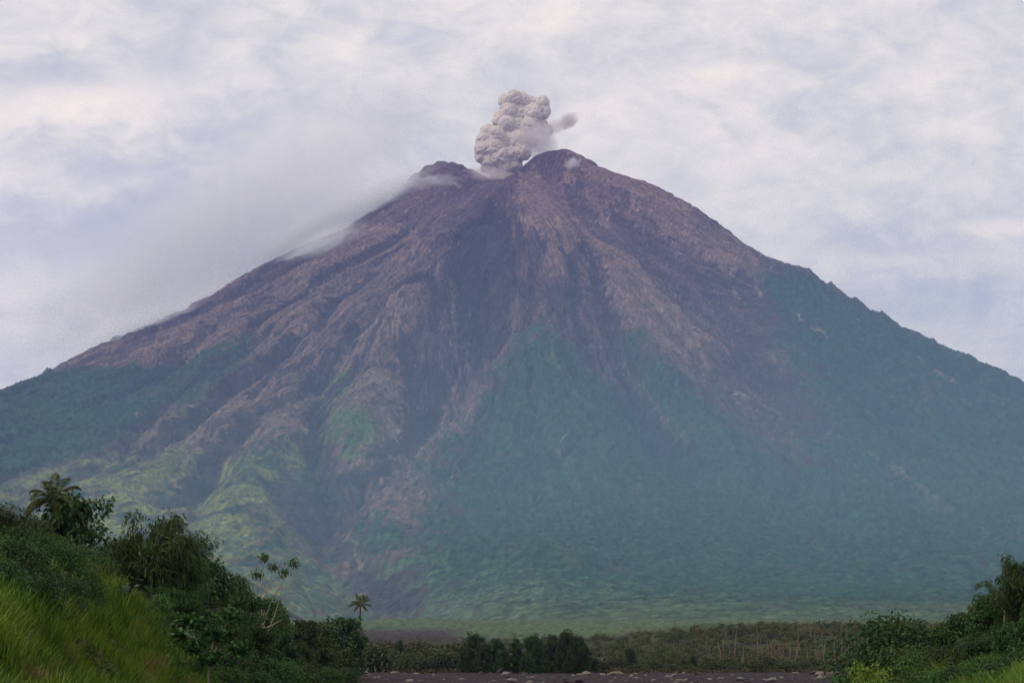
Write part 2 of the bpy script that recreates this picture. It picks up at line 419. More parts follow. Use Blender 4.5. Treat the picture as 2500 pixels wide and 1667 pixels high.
    col = lerp3(col, np.clip((st + .5 * n3 - .22) * 4, 0, .5) * wd, (0.075, 0.070, 0.055))
    col = lerp3(col, np.clip((-n3 - n4 * .8 - .15) * 3, 0, .6) * wd, (0.014, 0.036, 0.022))
    col = lerp3(col, bp * .55, (0.09, 0.062, 0.055))
    spk = np.clip((n4 + .4 * n3 - .06) * 5, 0, 1) * sstep(3600, 5200, r) * (1 - .5 * wd)
    col = lerp3(col, spk * .65, (0.030, 0.062, 0.036))
    foot = sstep(7700, 8200, r) * (np.abs(x) < 1400)
    col = lerp3(col, foot * np.clip(.9 + n2, 0, 1), np.array(PLAIN) * .9)
    c1 = ridged(x / 30 + .6 * n2, y / 46, 2, 156); c2 = pnoise(x / 17, y / 26, 157)
    col = lerp3(col, np.clip((c1 - .80) * 9, 0, 1) * np.clip((n2 + .25) * 3, 0, 1) * bare * .55, (0.020, 0.013, 0.020))
    col = lerp3(col, np.clip((c2 - .42) * 9, 0, 1) * np.clip((n1 + n2 + .25) * 3, 0, 1) * bare * .45 * (r < 5200), (0.26, 0.20, 0.17))
    col = lerp3(col, np.clip((c2 - .30) * 8, 0, 1) * wd * .55, (0.050, 0.120, 0.055))
    col = lerp3(col, np.clip((-c2 - .32) * 8, 0, 1) * wd * .6, (0.008, 0.026, 0.018))
    col = lerp3(col, scars(x, y), (0.30, 0.235, 0.19))
    var = 1 + .42 * n3 + .28 * n2 + .45 * st2 * bare + .55 * n4
    col = col * np.clip(var, .3, 2.0)[:, None]
    return np.clip(col, 0.004, .6), wd

# mesh of the volcano: a height field on a fan of azimuths and distances
azi = np.radians(np.linspace(-16.8, 16.8, 1180))
azo = np.radians(np.linspace(17.1, 38, 60))
AZ = np.concatenate([-azo[::-1], azi, azo])
ycs = np.arange(1900, 10800, 5.0)
el = (base_height(np.zeros_like(ycs), ycs) - CAMH) / ycs
p = np.maximum.accumulate(el); p = (p - p[0]) / (p[-1] - p[0]); q = (ycs - ycs[0]) / (ycs[-1] - ycs[0])
w = .62 * p + .38 * q; w = w / w[-1]
YR = np.interp(np.linspace(0, 1, 1050), w, ycs)
YR = np.concatenate([YR, np.linspace(10830, 16500, 70)])
tanA = np.tan(AZ)
GX = YR[:, None] * tanA[None, :]; GY = np.repeat(YR[:, None], len(AZ), 1)
GX = np.clip(GX, -8700, 8700)
gx = GX.ravel(); gy = GY.ravel()
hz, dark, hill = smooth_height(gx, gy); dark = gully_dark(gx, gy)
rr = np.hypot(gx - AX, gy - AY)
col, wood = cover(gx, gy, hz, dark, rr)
# forest canopy and rock roughness
can = wood * (5.5 * np.abs(fbm(gx / 24, gy / 24, 2, 161)) * 2.2 + 4 * np.clip(pnoise(gx / 11, gy / 11, 171), -.2, 1) * 1.6) * (1 - .6 * sstep(6000, 7500, rr))
rough = (1 - wood) * (.3 + .7 * sstep(400, 900, rr)) * (7 * fbm(gx / 30, gy / 45, 4, 181) + 6 * (ridged(gx / 70, gy / 70, 3, 191) - .6)) * (1 - .6 * sstep(7200, 8600, rr))
blend = sstep(1950, 2400, gy)
hz = hz + (can + rough) * blend + hill
nr, nc = len(YR), len(AZ)
ii = (np.arange(nr - 1)[:, None] * nc + np.arange(nc - 1)[None, :]).ravel()
FF = np.stack([ii, ii + 1, ii + nc + 1, ii + nc], 1)

# ------------------------------------------------------------------ materials
def new_mat(name):
    m = bpy.data.materials.new(name); m.use_nodes = True
    nt = m.node_tree; nt.nodes.clear()
    out = nt.nodes.new('ShaderNodeOutputMaterial')
    return m, nt, out
def N(nt, t, **kw):
    n = nt.nodes.new(t)
    for k, v in kw.items(): setattr(n, k, v)
    return n
def math_n(nt, op, a, b=None, clamp=False):
    n = nt.nodes.new('ShaderNodeMath'); n.operation = op; n.use_clamp = clamp
    for i, v in enumerate((a, b)):
        if v is None: continue
        if isinstance(v, (int, float)): n.inputs[i].default_value = v
        else: nt.links.new(v, n.inputs[i])
    return n.outputs[0]
def terrain_mat(name, fine, bump, bscale=0.12):
    m, nt, out = new_mat(name)
    b = N(nt, 'ShaderNodeBsdfPrincipled'); b.inputs['Roughness'].default_value = .95
    b.inputs['Specular IOR Level'].default_value = .1
    at_ = N(nt, 'ShaderNodeVertexColor', layer_name='Col')
    tc = N(nt, 'ShaderNodeTexCoord')
    n1 = N(nt, 'ShaderNodeTexNoise'); n1.inputs['Scale'].default_value = fine; n1.inputs['Detail'].default_value = 5
    n1.inputs['Roughness'].default_value = .7
    nt.links.new(tc.outputs['Object'], n1.inputs['Vector'])
    mr = N(nt, 'ShaderNodeMapRange'); mr.inputs['From Min'].default_value = .3; mr.inputs['From Max'].default_value = .7
    mr.inputs['To Min'].default_value = .32; mr.inputs['To Max'].default_value = 1.75
    nt.links.new(n1.outputs['Fac'], mr.inputs['Value'])
    mx = N(nt, 'ShaderNodeVectorMath', operation='SCALE')
    nt.links.new(at_.outputs['Color'], mx.inputs[0]); nt.links.new(mr.outputs[0], mx.inputs['Scale'])
    nt.links.new(mx.outputs[0], b.inputs['Base Color'])
    bp = N(nt, 'ShaderNodeBump'); bp.inputs['Strength'].default_value = .9; bp.inputs['Distance'].default_value = bump
    nt.links.new(n1.outputs['Fac'], bp.inputs['Height']); nt.links.new(bp.outputs[0], b.inputs['Normal'])
    nt.links.new(b.outputs[0], out.inputs[0])
    return m
M_volc = terrain_mat('volcano_slopes', .05, 12)
M_ground = terrain_mat('river_ground', 1.2, .25)

me = mesh_np('mountain', np.stack([gx, gy, hz], 1), FF, M_volc, col, smooth=True)
tag(obj('mountain', me), 'steep bare volcano cone with forested lower flanks', None, None, 'structure')

# ------------------------------------------------------------------ near ground
def ground_z(x, y):
    x = np.asarray(x, float); y = np.asarray(y, float)
    z = base_height(x, np.maximum(y, 50)) 
    z = z + near_hills(x, y)
    flat = 1 - sstep(.3, 2.5, near_hills(x, y))
    z = z + flat * (.5 * fbm(x / 22, y / 30, 4, 201) * sstep(150, 500, y) + .35 * np.clip(fbm(x / 5, y / 8, 3, 211), 0, 1))
    z = z + (1 - flat) * (1.0 * fbm(x / 9, y / 9, 3, 221) + .5 * fbm(x / 2.5, y / 3.5, 2, 225))
    return z
azg = np.radians(np.concatenate([np.linspace(-60, -18, 60), np.linspace(-17.5, 17.5, 760), np.linspace(18, 60, 60)]))
yg = np.concatenate([np.geomspace(12, 250, 150), np.linspace(252, 760, 330), np.geomspace(765, 1960, 200)])
X = yg[:, None] * np.tan(azg)[None]; Y = np.repeat(yg[:, None], len(azg), 1)
x = X.ravel(); y = Y.ravel()
z = ground_z(x, y)
# meet the volcano sheet smoothly at the far edge
hz2, dk2, hl2 = smooth_height(x, y)
tt = sstep(1000, 1400, y)
z = z * (1 - tt) + (hz2 + hl2) * tt
z = z + sstep(950, 1150, y) * (1.6 * np.abs(fbm(x / 9, y / 14, 3, 251)) * 3 + 3.5 * fbm(x / 60, y / 90, 3, 261))
n1 = fbm(x / 40, y / 90, 4, 231); n2 = fbm(x / 4, y / 7, 4, 241)
LAHAR = np.array((0.030, 0.024, 0.027)); SOIL = (0.035, 0.045, 0.012); SCRUB = (0.045, 0.055, 0.018)
cg = np.tile(LAHAR, (len(x), 1))
cg = lerp3(cg, np.clip((n2 - .32) * 5, 0, .6), (0.16, 0.13, 0.12))
bank = sstep(.3, 1.5, near_hills(x, y) * (y < 620))
veg = np.clip((n1 + .25) * 3, 0, 1) * sstep(640, 720, y) * (1 - sstep(1000, 1300, y) * (x < 20))
cg = lerp3(cg, np.maximum(bank, veg), SOIL)
cfar, _ = cover(x, y, z, dk2 * 0, np.hypot(x - AX, y - AY))
nn = fbm(x / 9, y / 16, 3, 271)
cfar = lerp3(cfar, np.clip(.8 + n1, 0, 1), PLAIN)
cfar = lerp3(cfar, np.clip((nn + .6 * n1 - .02) * 3, 0, .75), (0.035, 0.07, 0.035))
pxg = 1250 + 4500 * x / y + 60 * n1
cfar = lerp3(cfar, (1 - sstep(1090, 1150, pxg)) * (1 - sstep(1450, 1650, y)) * np.clip(.95 + n2, 0, 1), (0.050, 0.038, 0.045))
cg = cg * (1 - tt[:, None]) + cfar * tt[:, None]
nr, nc = len(yg), len(azg)
ii = (np.arange(nr - 1)[:, None] * nc + np.arange(nc - 1)[None, :]).ravel()
me = mesh_np('ground', np.stack([x, y, z], 1), np.stack([ii, ii + 1, ii + nc + 1, ii + nc], 1), M_ground, cg, smooth=True)
tag(obj('ground', me), 'dark volcanic river bed and vegetated banks', None, None, 'structure')
# wide plain all round, just below the detailed sheets
xs = np.linspace(-8800, 8800, 90); ys = np.linspace(-250, 16700, 90)
X, Y = np.meshgrid(xs, ys); x = X.ravel(); y = Y.ravel()
z = base_height(x, y) * (y > 0) - 420 * sstep(1500, 2600, y) * (base_height(x, y) > 20) - 6
ii = (np.arange(89)[:, None] * 90 + np.arange(89)[None, :]).ravel()
me = mesh_np('plain', np.stack([x, y, z], 1), np.stack([ii, ii + 1, ii + 91, ii + 90], 1), M_ground, np.tile(np.array((.03, .04, .02)), (len(x), 1)), smooth=True)
tag(obj('plain', me), 'wooded plain round the volcano', None, None, 'structure')

# ------------------------------------------------------------------ vegetation
def leaf_mat(name, c1, c2, dry=None, trans=.25):
    m, nt, out = new_mat(name)
    at_ = N(nt, 'ShaderNodeVertexColor', layer_name='Col')          # x: leaf to leaf variation
    sp = N(nt, 'ShaderNodeSeparateColor'); nt.links.new(at_.outputs[0], sp.inputs[0])
    oi = N(nt, 'ShaderNodeObjectInfo')
    mx = N(nt, 'ShaderNodeMix'); mx.data_type = 'RGBA'
    mx.inputs[6].default_value = (*c1, 1); mx.inputs[7].default_value = (*c2, 1); nt.links.new(sp.outputs[0], mx.inputs[0])
    colr = mx.outputs[2]
    if dry:
        m2 = N(nt, 'ShaderNodeMix'); m2.data_type = 'RGBA'; m2.inputs[7].default_value = (*dry, 1)
        nt.links.new(colr, m2.inputs[6]); nt.links.new(sp.outputs[1], m2.inputs[0]); colr = m2.outputs[2]
    hs = N(nt, 'ShaderNodeHueSaturation'); nt.links.new(colr, hs.inputs['Color'])
    nt.links.new(math_n(nt, 'ADD', math_n(nt, 'MULTIPLY', oi.outputs['Random'], .6), .7), hs.inputs['Value'])
    nt.links.new(math_n(nt, 'ADD', math_n(nt, 'MULTIPLY', oi.outputs['Random'], .05), .475), hs.inputs['Hue'])
    d = N(nt, 'ShaderNodeBsdfPrincipled'); d.inputs['Roughness'].default_value = .5; d.inputs['Specular IOR Level'].default_value = .3
    t = N(nt, 'ShaderNodeBsdfTranslucent'); ms = N(nt, 'ShaderNodeMixShader'); ms.inputs[0].default_value = trans
    nt.links.new(hs.outputs[0], d.inputs['Base Color']); nt.links.new(hs.outputs[0], t.inputs[0])
    nt.links.new(d.outputs[0], ms.inputs[1]); nt.links.new(t.outputs[0], ms.inputs[2]); nt.links.new(ms.outputs[0], out.inputs[0])
    return m
def bark_mat(name, c):
    m, nt, out = new_mat(name)
    b = N(nt, 'ShaderNodeBsdfPrincipled'); b.inputs['Roughness'].default_value = .9; b.inputs['Specular IOR Level'].default_value = .1
    tc = N(nt, 'ShaderNodeTexCoord'); mp = N(nt, 'ShaderNodeMapping'); mp.inputs['Scale'].default_value = (6, 6, 1.5); nt.links.new(tc.outputs['Object'], mp.inputs[0])
    no = N(nt, 'ShaderNodeTexNoise'); no.inputs['Scale'].default_value = 2; no.inputs['Detail'].default_value = 6; nt.links.new(mp.outputs[0], no.inputs[0])
    r_ = N(nt, 'ShaderNodeMapRange'); r_.inputs['From Min'].default_value = .3; r_.inputs['From Max'].default_value = .7; r_.inputs['To Min'].default_value = .5; r_.inputs['To Max'].default_value = 1.4
    nt.links.new(no.outputs[0], r_.inputs[0])
    v_ = N(nt, 'ShaderNodeVectorMath', operation='SCALE'); v_.inputs[0].default_value = c; nt.links.new(r_.outputs[0], v_.inputs['Scale'])
    nt.links.new(v_.outputs[0], b.inputs['Base Color']); nt.links.new(b.outputs[0], out.inputs[0])
    return m
M_dark = leaf_mat('dark_leaves', (.014, .042, .011), (.050, .100, .020))
M_mid = leaf_mat('mid_leaves', (.024, .066, .012), (.080, .145, .022))
M_bamboo = leaf_mat('bamboo_leaves', (.016, .055, .010), (.058, .125, .020))
M_broad = leaf_mat('broad_leaves', (.014, .052, .012), (.042, .115, .022))
M_palm = leaf_mat('palm_leaflets', (.026, .055, .012), (.075, .105, .020), dry=(.11, .085, .03))
M_grass = leaf_mat('grass_blades', (.045, .105, .008), (.155, .215, .018), dry=(.20, .14, .06), trans=.35)
M_scrub = leaf_mat('scrub_leaves', (.028, .046, .012), (.085, .095, .026), dry=(.13, .10, .05))
M_yel = leaf_mat('young_leaves', (.10, .15, .015), (.22, .26, .03))
M_bark = bark_mat('brown_bark', (.075, .060, .045))
M_pale = bark_mat('pale_bark', (.24, .21, .17))
M_dead = bark_mat('bleached_wood', (.15, .13, .105))
M_culm = bark_mat('bamboo_culm', (.12, .14, .05))

def unit(v): return v / np.maximum(np.linalg.norm(v, axis=-1, keepdims=True), 1e-9)
def leaves(pos, axis, length, width, r_, fold=.25, dry=None, droop=0.0):
    """pointed leaves with a raised midrib: pos, axis (n,3), length (n), width (n)"""
    n = len(pos); ax = unit(axis)
    side = unit(np.cross(ax, unit(r_.normal(size=(n, 3))))); up = np.cross(side, ax)
    L = np.asarray(length).reshape(-1, 1) * np.ones((n, 1)); W = np.asarray(width).reshape(-1, 1) * np.ones((n, 1))
    a = pos; m_ = pos + ax * L * .45 + up * W * fold; e = pos + ax * L - np.array([0, 0, 1]) * L * droop
    l = pos + ax * L * .42 + side * W * .5; q = pos + ax * L * .42 - side * W * .5
    V = np.stack([a, l, e, m_, q], 1).reshape(-1, 3)
    b = np.arange(n) * 5
    F = np.concatenate([np.stack([b, b + 3, b + 2, b + 1], 1), np.stack([b, b + 4, b + 2, b + 3], 1)])
    c = np.zeros((n, 5, 3)); c[:, :, 0] = r_.random((n, 1)) ** 1.3
    if dry is not None: c[:, :, 1] = np.asarray(dry).reshape(n, 1)
    return V, F, c.reshape(-1, 3)
def tube(pts, rad, k=6):
    pts = np.asarray(pts, float); rad = np.asarray(rad, float); n = len(pts)
    d = unit(np.gradient(pts, axis=0)); ref = np.array([.3, .9, .1]); 
    s = unit(np.cross(d, ref)); t = np.cross(d, s)
    a = np.arange(k) / k * 2 * np.pi
    V = pts[:, None] + rad[:, None, None] * (np.cos(a)[None, :, None] * s[:, None] + np.sin(a)[None, :, None] * t[:, None])
    F = [(i * k + j, i * k + (j + 1) % k, (i + 1) * k + (j + 1) % k, (i + 1) * k + j) for i in range(n - 1) for j in range(k)]
    return V.reshape(-1, 3), np.array(F), np.zeros((n * k, 3))
def join(parts):
    Vs, Fs, Cs, o = [], [], [], 0
    for V, F, c in parts:
        Vs.append(V); Fs.append(F + o); Cs.append(c); o += len(V)
    return np.concatenate(Vs), np.concatenate(Fs), np.concatenate(Cs)
def path(p0, p1, n, bend, r_):
    t = np.linspace(0, 1, n)[:, None]; p0 = np.array(p0, float); p1 = np.array(p1, float)
    L = np.linalg.norm(p1 - p0)
    return p0 + (p1 - p0) * t + np.sin(t * np.pi) * (r_.normal(size=3) * bend * L)[None] + np.cumsum(r_.normal(size=(n, 3)) * .012 * L, 0) * (t > 0)

def crown_tree(seed, H, W, base, nl, ll, lw, droop=.2, clump=.16, nb=26, top=1.0, trunk_r=.035, gap=.0, shape='round'):
    """unit-less description -> (wood parts, leaf parts); H height, W crown width, base = lowest foliage height"""
    r_ = np.random.default_rng(seed)
    wood, cents = [], []
    lean = r_.normal(size=2) * .04 * H
    tp = path((0, 0, 0), (lean[0], lean[1], H * .86), 9, .03, r_)
    wood.append(tube(tp, np.linspace(trunk_r * H * .6, .008 * H, 9), 7))
    for i in range(nb):
        f = base / H + (1 - base / H) * (i + .5) / nb * .95
        k = min(8, int(f / .86 * 8)); p0 = tp[k]
        a = i * 2.4 + r_.normal() * .4
        u = (f - base / H) / (1 - base / H)
        if shape == 'round': w_ = W / 2 * (math.sin(min(1, (u * .80 + .20)) * math.pi) ** .6) 
        elif shape == 'cone': w_ = W / 2 * (1.05 - u) ** .7
        else: w_ = W / 2 * (.35 + .75 * u) * (1 if u < .85 else .7)
        w_ *= r_.uniform(.6, 1.12)
        p1 = np.array([p0[0] + math.cos(a) * w_, p0[1] + math.sin(a) * w_, min(H * f + r_.normal() * .03 * H + .1 * w_, H)])
        bp_ = path(p0, p1, 6, .08, r_)
        wood.append(tube(bp_, np.linspace(.009 * H, .003 * H, 6), 4))
        for q in (2, 3, 4, 5):
            if r_.random() > gap: cents.append((bp_[q] + r_.normal(size=3) * .03 * W, .6 + .13 * q))
    for _ in range(int(3 * top)): cents.append((tp[-1] + r_.normal(size=3) * np.array([.07 * W, .07 * W, .03 * H]), .75))
    cents = [c for c in cents if c[0][2] > base * .8]
    C_ = np.array([c[0] for c in cents]); S_ = np.array([c[1] for c in cents])
    idx = r_.integers(0, len(C_), nl)
    d = unit(r_.normal(size=(nl, 3))); rr_ = r_.random(nl) ** .45
    rad = clump * W * S_[idx] * (.7 + .6 * r_.random(len(C_))[idx])
    pos = C_[idx] + d * (rad * rr_)[:, None] * np.array([1, 1, .75])
    ax = d * .9 + r_.normal(size=(nl, 3)) * .5 + np.array([0, 0, -droop * 2])
    V, F, c = leaves(pos, ax, ll * r_.uniform(.6, 1.3, nl), lw * r_.uniform(.7, 1.2, nl), r_, droop=droop)
    return join(wood), (V, F, c)
def bamboo(seed, H, W, nc_=26, per=420, ll=.45, lw=.10):
    r_ = np.random.default_rng(seed); wood, P, A = [], [], []
    for i in range(nc_):
        a = r_.random() * 6.28; b_ = r_.random() ** .5 * W * .16
        h = H * r_.uniform(.6, 1.0); out_ = W * .5 * r_.uniform(.25, 1.0)
        t = np.linspace(0, 1, 12)
        x_ = np.cos(a) * (b_ + out_ * t ** 2.6); y_ = np.sin(a) * (b_ + out_ * t ** 2.6)
        z_ = h * (np.sin(t * 1.75) / math.sin(1.57)) 
        pts = np.stack([x_, y_, z_], 1) + r_.normal(size=(12, 3)) * .02
        wood.append(tube(pts, np.linspace(.05, .012, 12), 5))
        f = r_.random(per) ** .75 * .82 + .18; f = np.clip(f, 0, 1)
        px_ = np.stack([np.interp(f, t, pts[:, k]) for k in range(3)], 1)
        node = r_.normal(size=(9, 3)) * np.array([.34, .34, .24]) * (.6 + W * .06)
        px_ = px_ + node[(f * 8.99).astype(int)] + r_.normal(size=(per, 3)) * np.array([.3, .3, .22])
        P.append(px_); aa_ = r_.normal(size=(per, 3)) * .7 + np.array([np.cos(a) * .5, np.sin(a) * .5, -.75]); A.append(aa_)
    P = np.concatenate(P); A = np.concatenate(A); n = len(P); P[:, 2] = np.maximum(P[:, 2], .25)
    return join(wood), leaves(P, A, ll * r_.uniform(.6, 1.3, n), lw * r_.uniform(.7, 1.2, n), r_, droop=.25)
def frond(base, az, L, rise, sag, r_, nl=46, ll=.75, lw=.06, dry=0.0, hang=.4):
    """a feathered palm leaf: arching midrib with leaflets on both sides"""
    t = np.linspace(0, 1, nl); h = np.array([math.cos(az), math.sin(az), 0]); sd_ = np.array([-math.sin(az), math.cos(az), 0])
    horiz = L * (t - .18 * t ** 3 * sag); vert = L * (rise * t - sag * t ** 2.2)
    pts = np.array(base)[None] + h * horiz[:, None] + np.array([0, 0, 1]) * vert[:, None]
    parts = [tube(pts[::3], np.linspace(.045, .012, len(pts[::3])), 4)]
    d = unit(np.gradient(pts, axis=0)); env = np.sin(np.clip(t * 1.05 + .08, 0, 1) * np.pi) ** .6 + .12
    for sgn in (-1, 1):
        k = slice(3, None)
        ax = d[k] * .75 + sd_ * sgn * .8 + np.array([0, 0, -hang]) + r_.normal(size=(nl - 3, 3)) * .12
        parts.append(leaves(pts[k], ax, ll * env[k] * r_.uniform(.8, 1.1, nl - 3), np.full(nl - 3, lw), r_, dry=np.full(nl - 3, dry), droop=.15))
    return join(parts)

def make(name, wood, leaf, wm, lm, wn='trunk', ln='crown', at_loc=(0, 0, 0)):
    e = empty(name, at_loc)
    if wood is not None: obj(wn, mesh_np(wn, wood[0], wood[1], wm, wood[2]), e)
    if leaf is not None: obj(ln, mesh_np(ln, leaf[0], leaf[1], lm, leaf[2]), e)
    return e
def gz(x, y): return float(ground_z(np.array([x]), np.array([y]))[0])

PROTO, USED = {}, {}
def kind_tree(k):
    w_, l_, wm, lm, nm, H = k
    return make(nm, w_, l_, wm, lm), H
def proto(key):
    if key in PROTO: return PROTO[key]
    s_ = hash(key) % 7
    if key[0] == 'bamboo': r__ = bamboo(10 + key[1], 8.0, 6.5); a = (*r__, M_culm, M_bamboo, 'bamboo_clump', 8.0)
    elif key[0] == 'dense': r__ = crown_tree(20 + key[1], 8, 6.4, .6, 6500, .46, .24, nb=34, clump=.105, shape='round'); a = (*r__, M_bark, M_dark, 'leafy_tree', 8.0)
    elif key[0] == 'mid': r__ = crown_tree(40 + key[1], 7, 5.6, .4, 6000, .46, .20, nb=32, clump=.105, droop=.3); a = (*r__, M_bark, M_mid, 'leafy_tree', 7.0)
    elif key[0] == 'bush': r__ = crown_tree(60 + key[1], 3, 4.2, .1, 5200, .24, .10, nb=26, clump=.16); a = (*r__, M_bark, M_mid, 'bush', 3.0)
    elif key[0] == 'darkbush': r__ = crown_tree(80 + key[1], 3, 4.2, .1, 5200, .22, .10, nb=26, clump=.16); a = (*r__, M_bark, M_dark, 'bush', 3.0)
    elif key[0] == 'grove': r__ = crown_tree(100 + key[1], 13, 11, .8, 9000, .62, .34, nb=46, clump=.075, shape='round', gap=.12, trunk_r=.03); a = (*r__, M_bark, M_dark, 'grove_tree', 13.0)
    elif key[0] == 'scrub': r__ = crown_tree(120 + key[1], 3, 5, .05, 1700, .55, .22, nb=20, clump=.18); a = (*r__, M_bark, M_scrub, 'bush', 3.0)
    elif key[0] == 'yellow': r__ = crown_tree(140 + key[1], 3, 3.4, .1, 2200, .22, .09, nb=26, clump=.15, shape='up'); a = (*r__, M_bark, M_yel, 'bush', 3.0)
    e, H = kind_tree(a); PROTO[key] = (e, H); USED[key] = False
    return PROTO[key]
def plant(key, x, y, H, label, cat, group=None, wide=1.0, rz=None, dz=0.0):
    e, H0 = proto(key)
    if USED[key]: e = copy_tree(e)
    USED[key] = True
    s_ = H / H0
    e.location = (x, y, gz(x, y) - .15 + dz); e.scale = (s_ * wide, s_ * wide, s_); e.rotation_euler = (0, 0, random.uniform(0, 6.28) if rz is None else rz)
    for k_ in ('label', 'category', 'group', 'kind'):
        if k_ in e: del e[k_]
    tag(e, label, cat, group)
    return e
def to_line(key, px, py_top, y, label, cat, group=None, wide=1.0, hmin=1.5, hmax=14):
    """plant so that the top of the crown stands at the height seen from the road at pixel (px, py_top)"""
    p_ = at(px, py_top, y); g = gz(p_.x, y)
    H = min(max(p_.z - g + .15, hmin), hmax)
    return plant(key, p_.x, y, H, label, cat, group, wide)
ORD = ['first', 'second', 'third', 'fourth', 'fifth', 'sixth', 'seventh', 'eighth', 'ninth', 'tenth', 'eleventh', 'twelfth', 'thirteenth', 'fourteenth', 'fifteenth', 'sixteenth', 'seventeenth', 'eighteenth', 'nineteenth', 'twentieth']

# -- the treeline that comes down the left bank: (key, px, py of the top, distance, width factor)
LINE = [(('mid',0),300,1345,175,.8),(('bamboo',0),352,1262,165,.9),(('bamboo',1),405,1300,185,.9),(('dense',0),455,1312,200,.8),(('dense',1),505,1368,215,.95),(('bamboo',2),552,1400,230,.85),
        (('dense',2),600,1440,245,.95),(('mid',1),645,1462,270,.9),(('mid',0),690,1492,290,.9),(('dense',0),735,1510,320,1.0),(('mid',1),785,1520,345,1.0),(('dense',1),838,1508,370,1.15),(('dense',2),862,1580,385,.8)]
for i, (k_, px, py, y, wd) in enumerate(LINE):
    nm = 'bamboo clump' if k_[0] == 'bamboo' else ('dark leafy tree' if k_[0] == 'dense' else 'mid green leafy tree')
    to_line(k_, px, py, y, f'{nm}, {ORD[i]} from the left along the skyline of the left bank', 'bamboo' if k_[0] == 'bamboo' else 'tree', 'trees along the top of the left bank', wd)
# second rank, lower on the slope and nearer
RANK2 = [(('dense',2),255,1375,150,.75),(('dense',1),330,1430,140,.9),(('mid',1),392,1455,145,.9),(('bamboo',1),440,1425,155,.8),(('dense',0),490,1480,160,.9),(('mid',0),545,1490,175,.9),(('bamboo',0),590,1500,190,.75),
         (('dense',2),640,1530,205,.9),(('dense',1),690,1545,225,.9),(('mid',1),740,1570,250,.9),(('dense',0),790,1578,280,1.0),(('mid',0),842,1585,310,1.0)]
for i, (k_, px, py, y, wd) in enumerate(RANK2):
    nm = 'bamboo clump' if k_[0] == 'bamboo' else ('dark leafy tree' if k_[0] == 'dense' else 'mid green leafy tree')
    to_line(k_, px, py, y, f'{nm} half way down the left bank, {ORD[i]} of its row', 'bamboo' if k_[0] == 'bamboo' else 'tree', 'trees half way down the left bank', wd)
RANK3 = [(('bush',0),415,1545,124,.9),(('darkbush',0),470,1560,128,1),(('mid',0),520,1580,135,.8),(('darkbush',1),560,1590,140,1),(('dense',1),610,1590,155,.8),(('darkbush',0),655,1610,165,1.1),(('bush',1),700,1618,180,1.1),(('darkbush',1),745,1625,200,1.1),(('bush',0),790,1632,225,1.2),(('darkbush',0),835,1632,255,1.2),(('bush',1),480,1625,112,1.0),(('bush',0),560,1640,125,1.1),(('darkbush',1),640,1645,140,1.1)]
for i, (k_, px, py, y, wd) in enumerate(RANK3):
    nm = ('dark ' if k_[0] in ('darkbush', 'dense') else 'green ') + ('bush' if 'bush' in k_[0] else 'tree')
    to_line(k_, px, py, y, f'{nm} at the foot of the left bank, {ORD[i]} of the lowest row', 'bush' if 'bush' in k_[0] else 'tree', 'bushes at the foot of the left bank', wd, hmin=1.8)
# dark shrubs on the crest at the far left
for i, (k_, px, py, y, wd) in enumerate([(('darkbush',0),-10,1238,100,1.1),(('dense',0),28,1262,108,.7),(('darkbush',1),70,1300,112,1.0),(('bush',0),120,1345,118,1.1),(('darkbush',1),175,1352,125,1.2),(('darkbush',0),215,1372,130,1.1),
        (('bush',1),20,1370,88,1),(('darkbush',0),70,1420,86,.9),(('darkbush',1),10,1480,76,.9),(('darkbush',0),110,1490,84,.8),(('bush',1),170,1440,100,.8),(('darkbush',1),45,1395,96,1.1),(('darkbush',0),135,1415,98,1.0),(('dense',2),5,1320,104,.8),(('darkbush',0),60,1345,104,1.2),(('bush',0),100,1380,102,1.0),(('darkbush',1),190,1400,112,1.1),(('darkbush',0),35,1445,82,1.0),(('darkbush',1),150,1480,88,.8),(('bush',0),235,1440,110,.9),(('darkbush',1),90,1545,78,.8),(('bush',1),215,1500,96,.7)]):
    to_line(k_, px, py, y, ('dark' if 'dark' in k_[0] or k_[0] == 'dense' else 'green') + (f' shrub on the far left crest, {ORD[i]} from the left' if i < 6 else f' shrub in the long grass of the left slope, {ORD[i-6]} of its scattered group'), 'shrub', 'shrubs on the far left crest' if i < 6 else 'shrubs in the grass of the left slope', wd, hmin=2.2, hmax=5)

# -- grove and lone trees beyond the river bed
GROVE = [(1132,1572,558),(1152,1543,566),(1180,1568,556),(1208,1554,580),(1236,1584,566),(1262,1556,585),(1284,1590,560),(1302,1546,572),(1328,1570,585),(1348,1544,566),(1376,1536,560),(1402,1552,575),(1426,1572,562),(1450,1604,580)]
for i, (px, py, y) in enumerate(GROVE):
    to_line(('grove', i % 3), px, py + 2, y, f'dark bushy tree of the central grove, {ORD[i]} from the left', 'tree', 'dark trees of the central grove', (.62, .8, .7, .9, .6)[i % 5], hmax=17)
to_line(('grove', 1), 1540, 1580, 600, 'lone dark bushy tree right of the central grove', 'tree', None, .55)
to_line(('grove', 2), 1694, 1600, 610, 'low dark round tree standing alone beside the grey lava flow', 'tree', None, .75)
to_line(('grove', 0), 975, 1560, 620, 'open crowned dark tree between the lone palm and the grove', 'tree', None, .5)
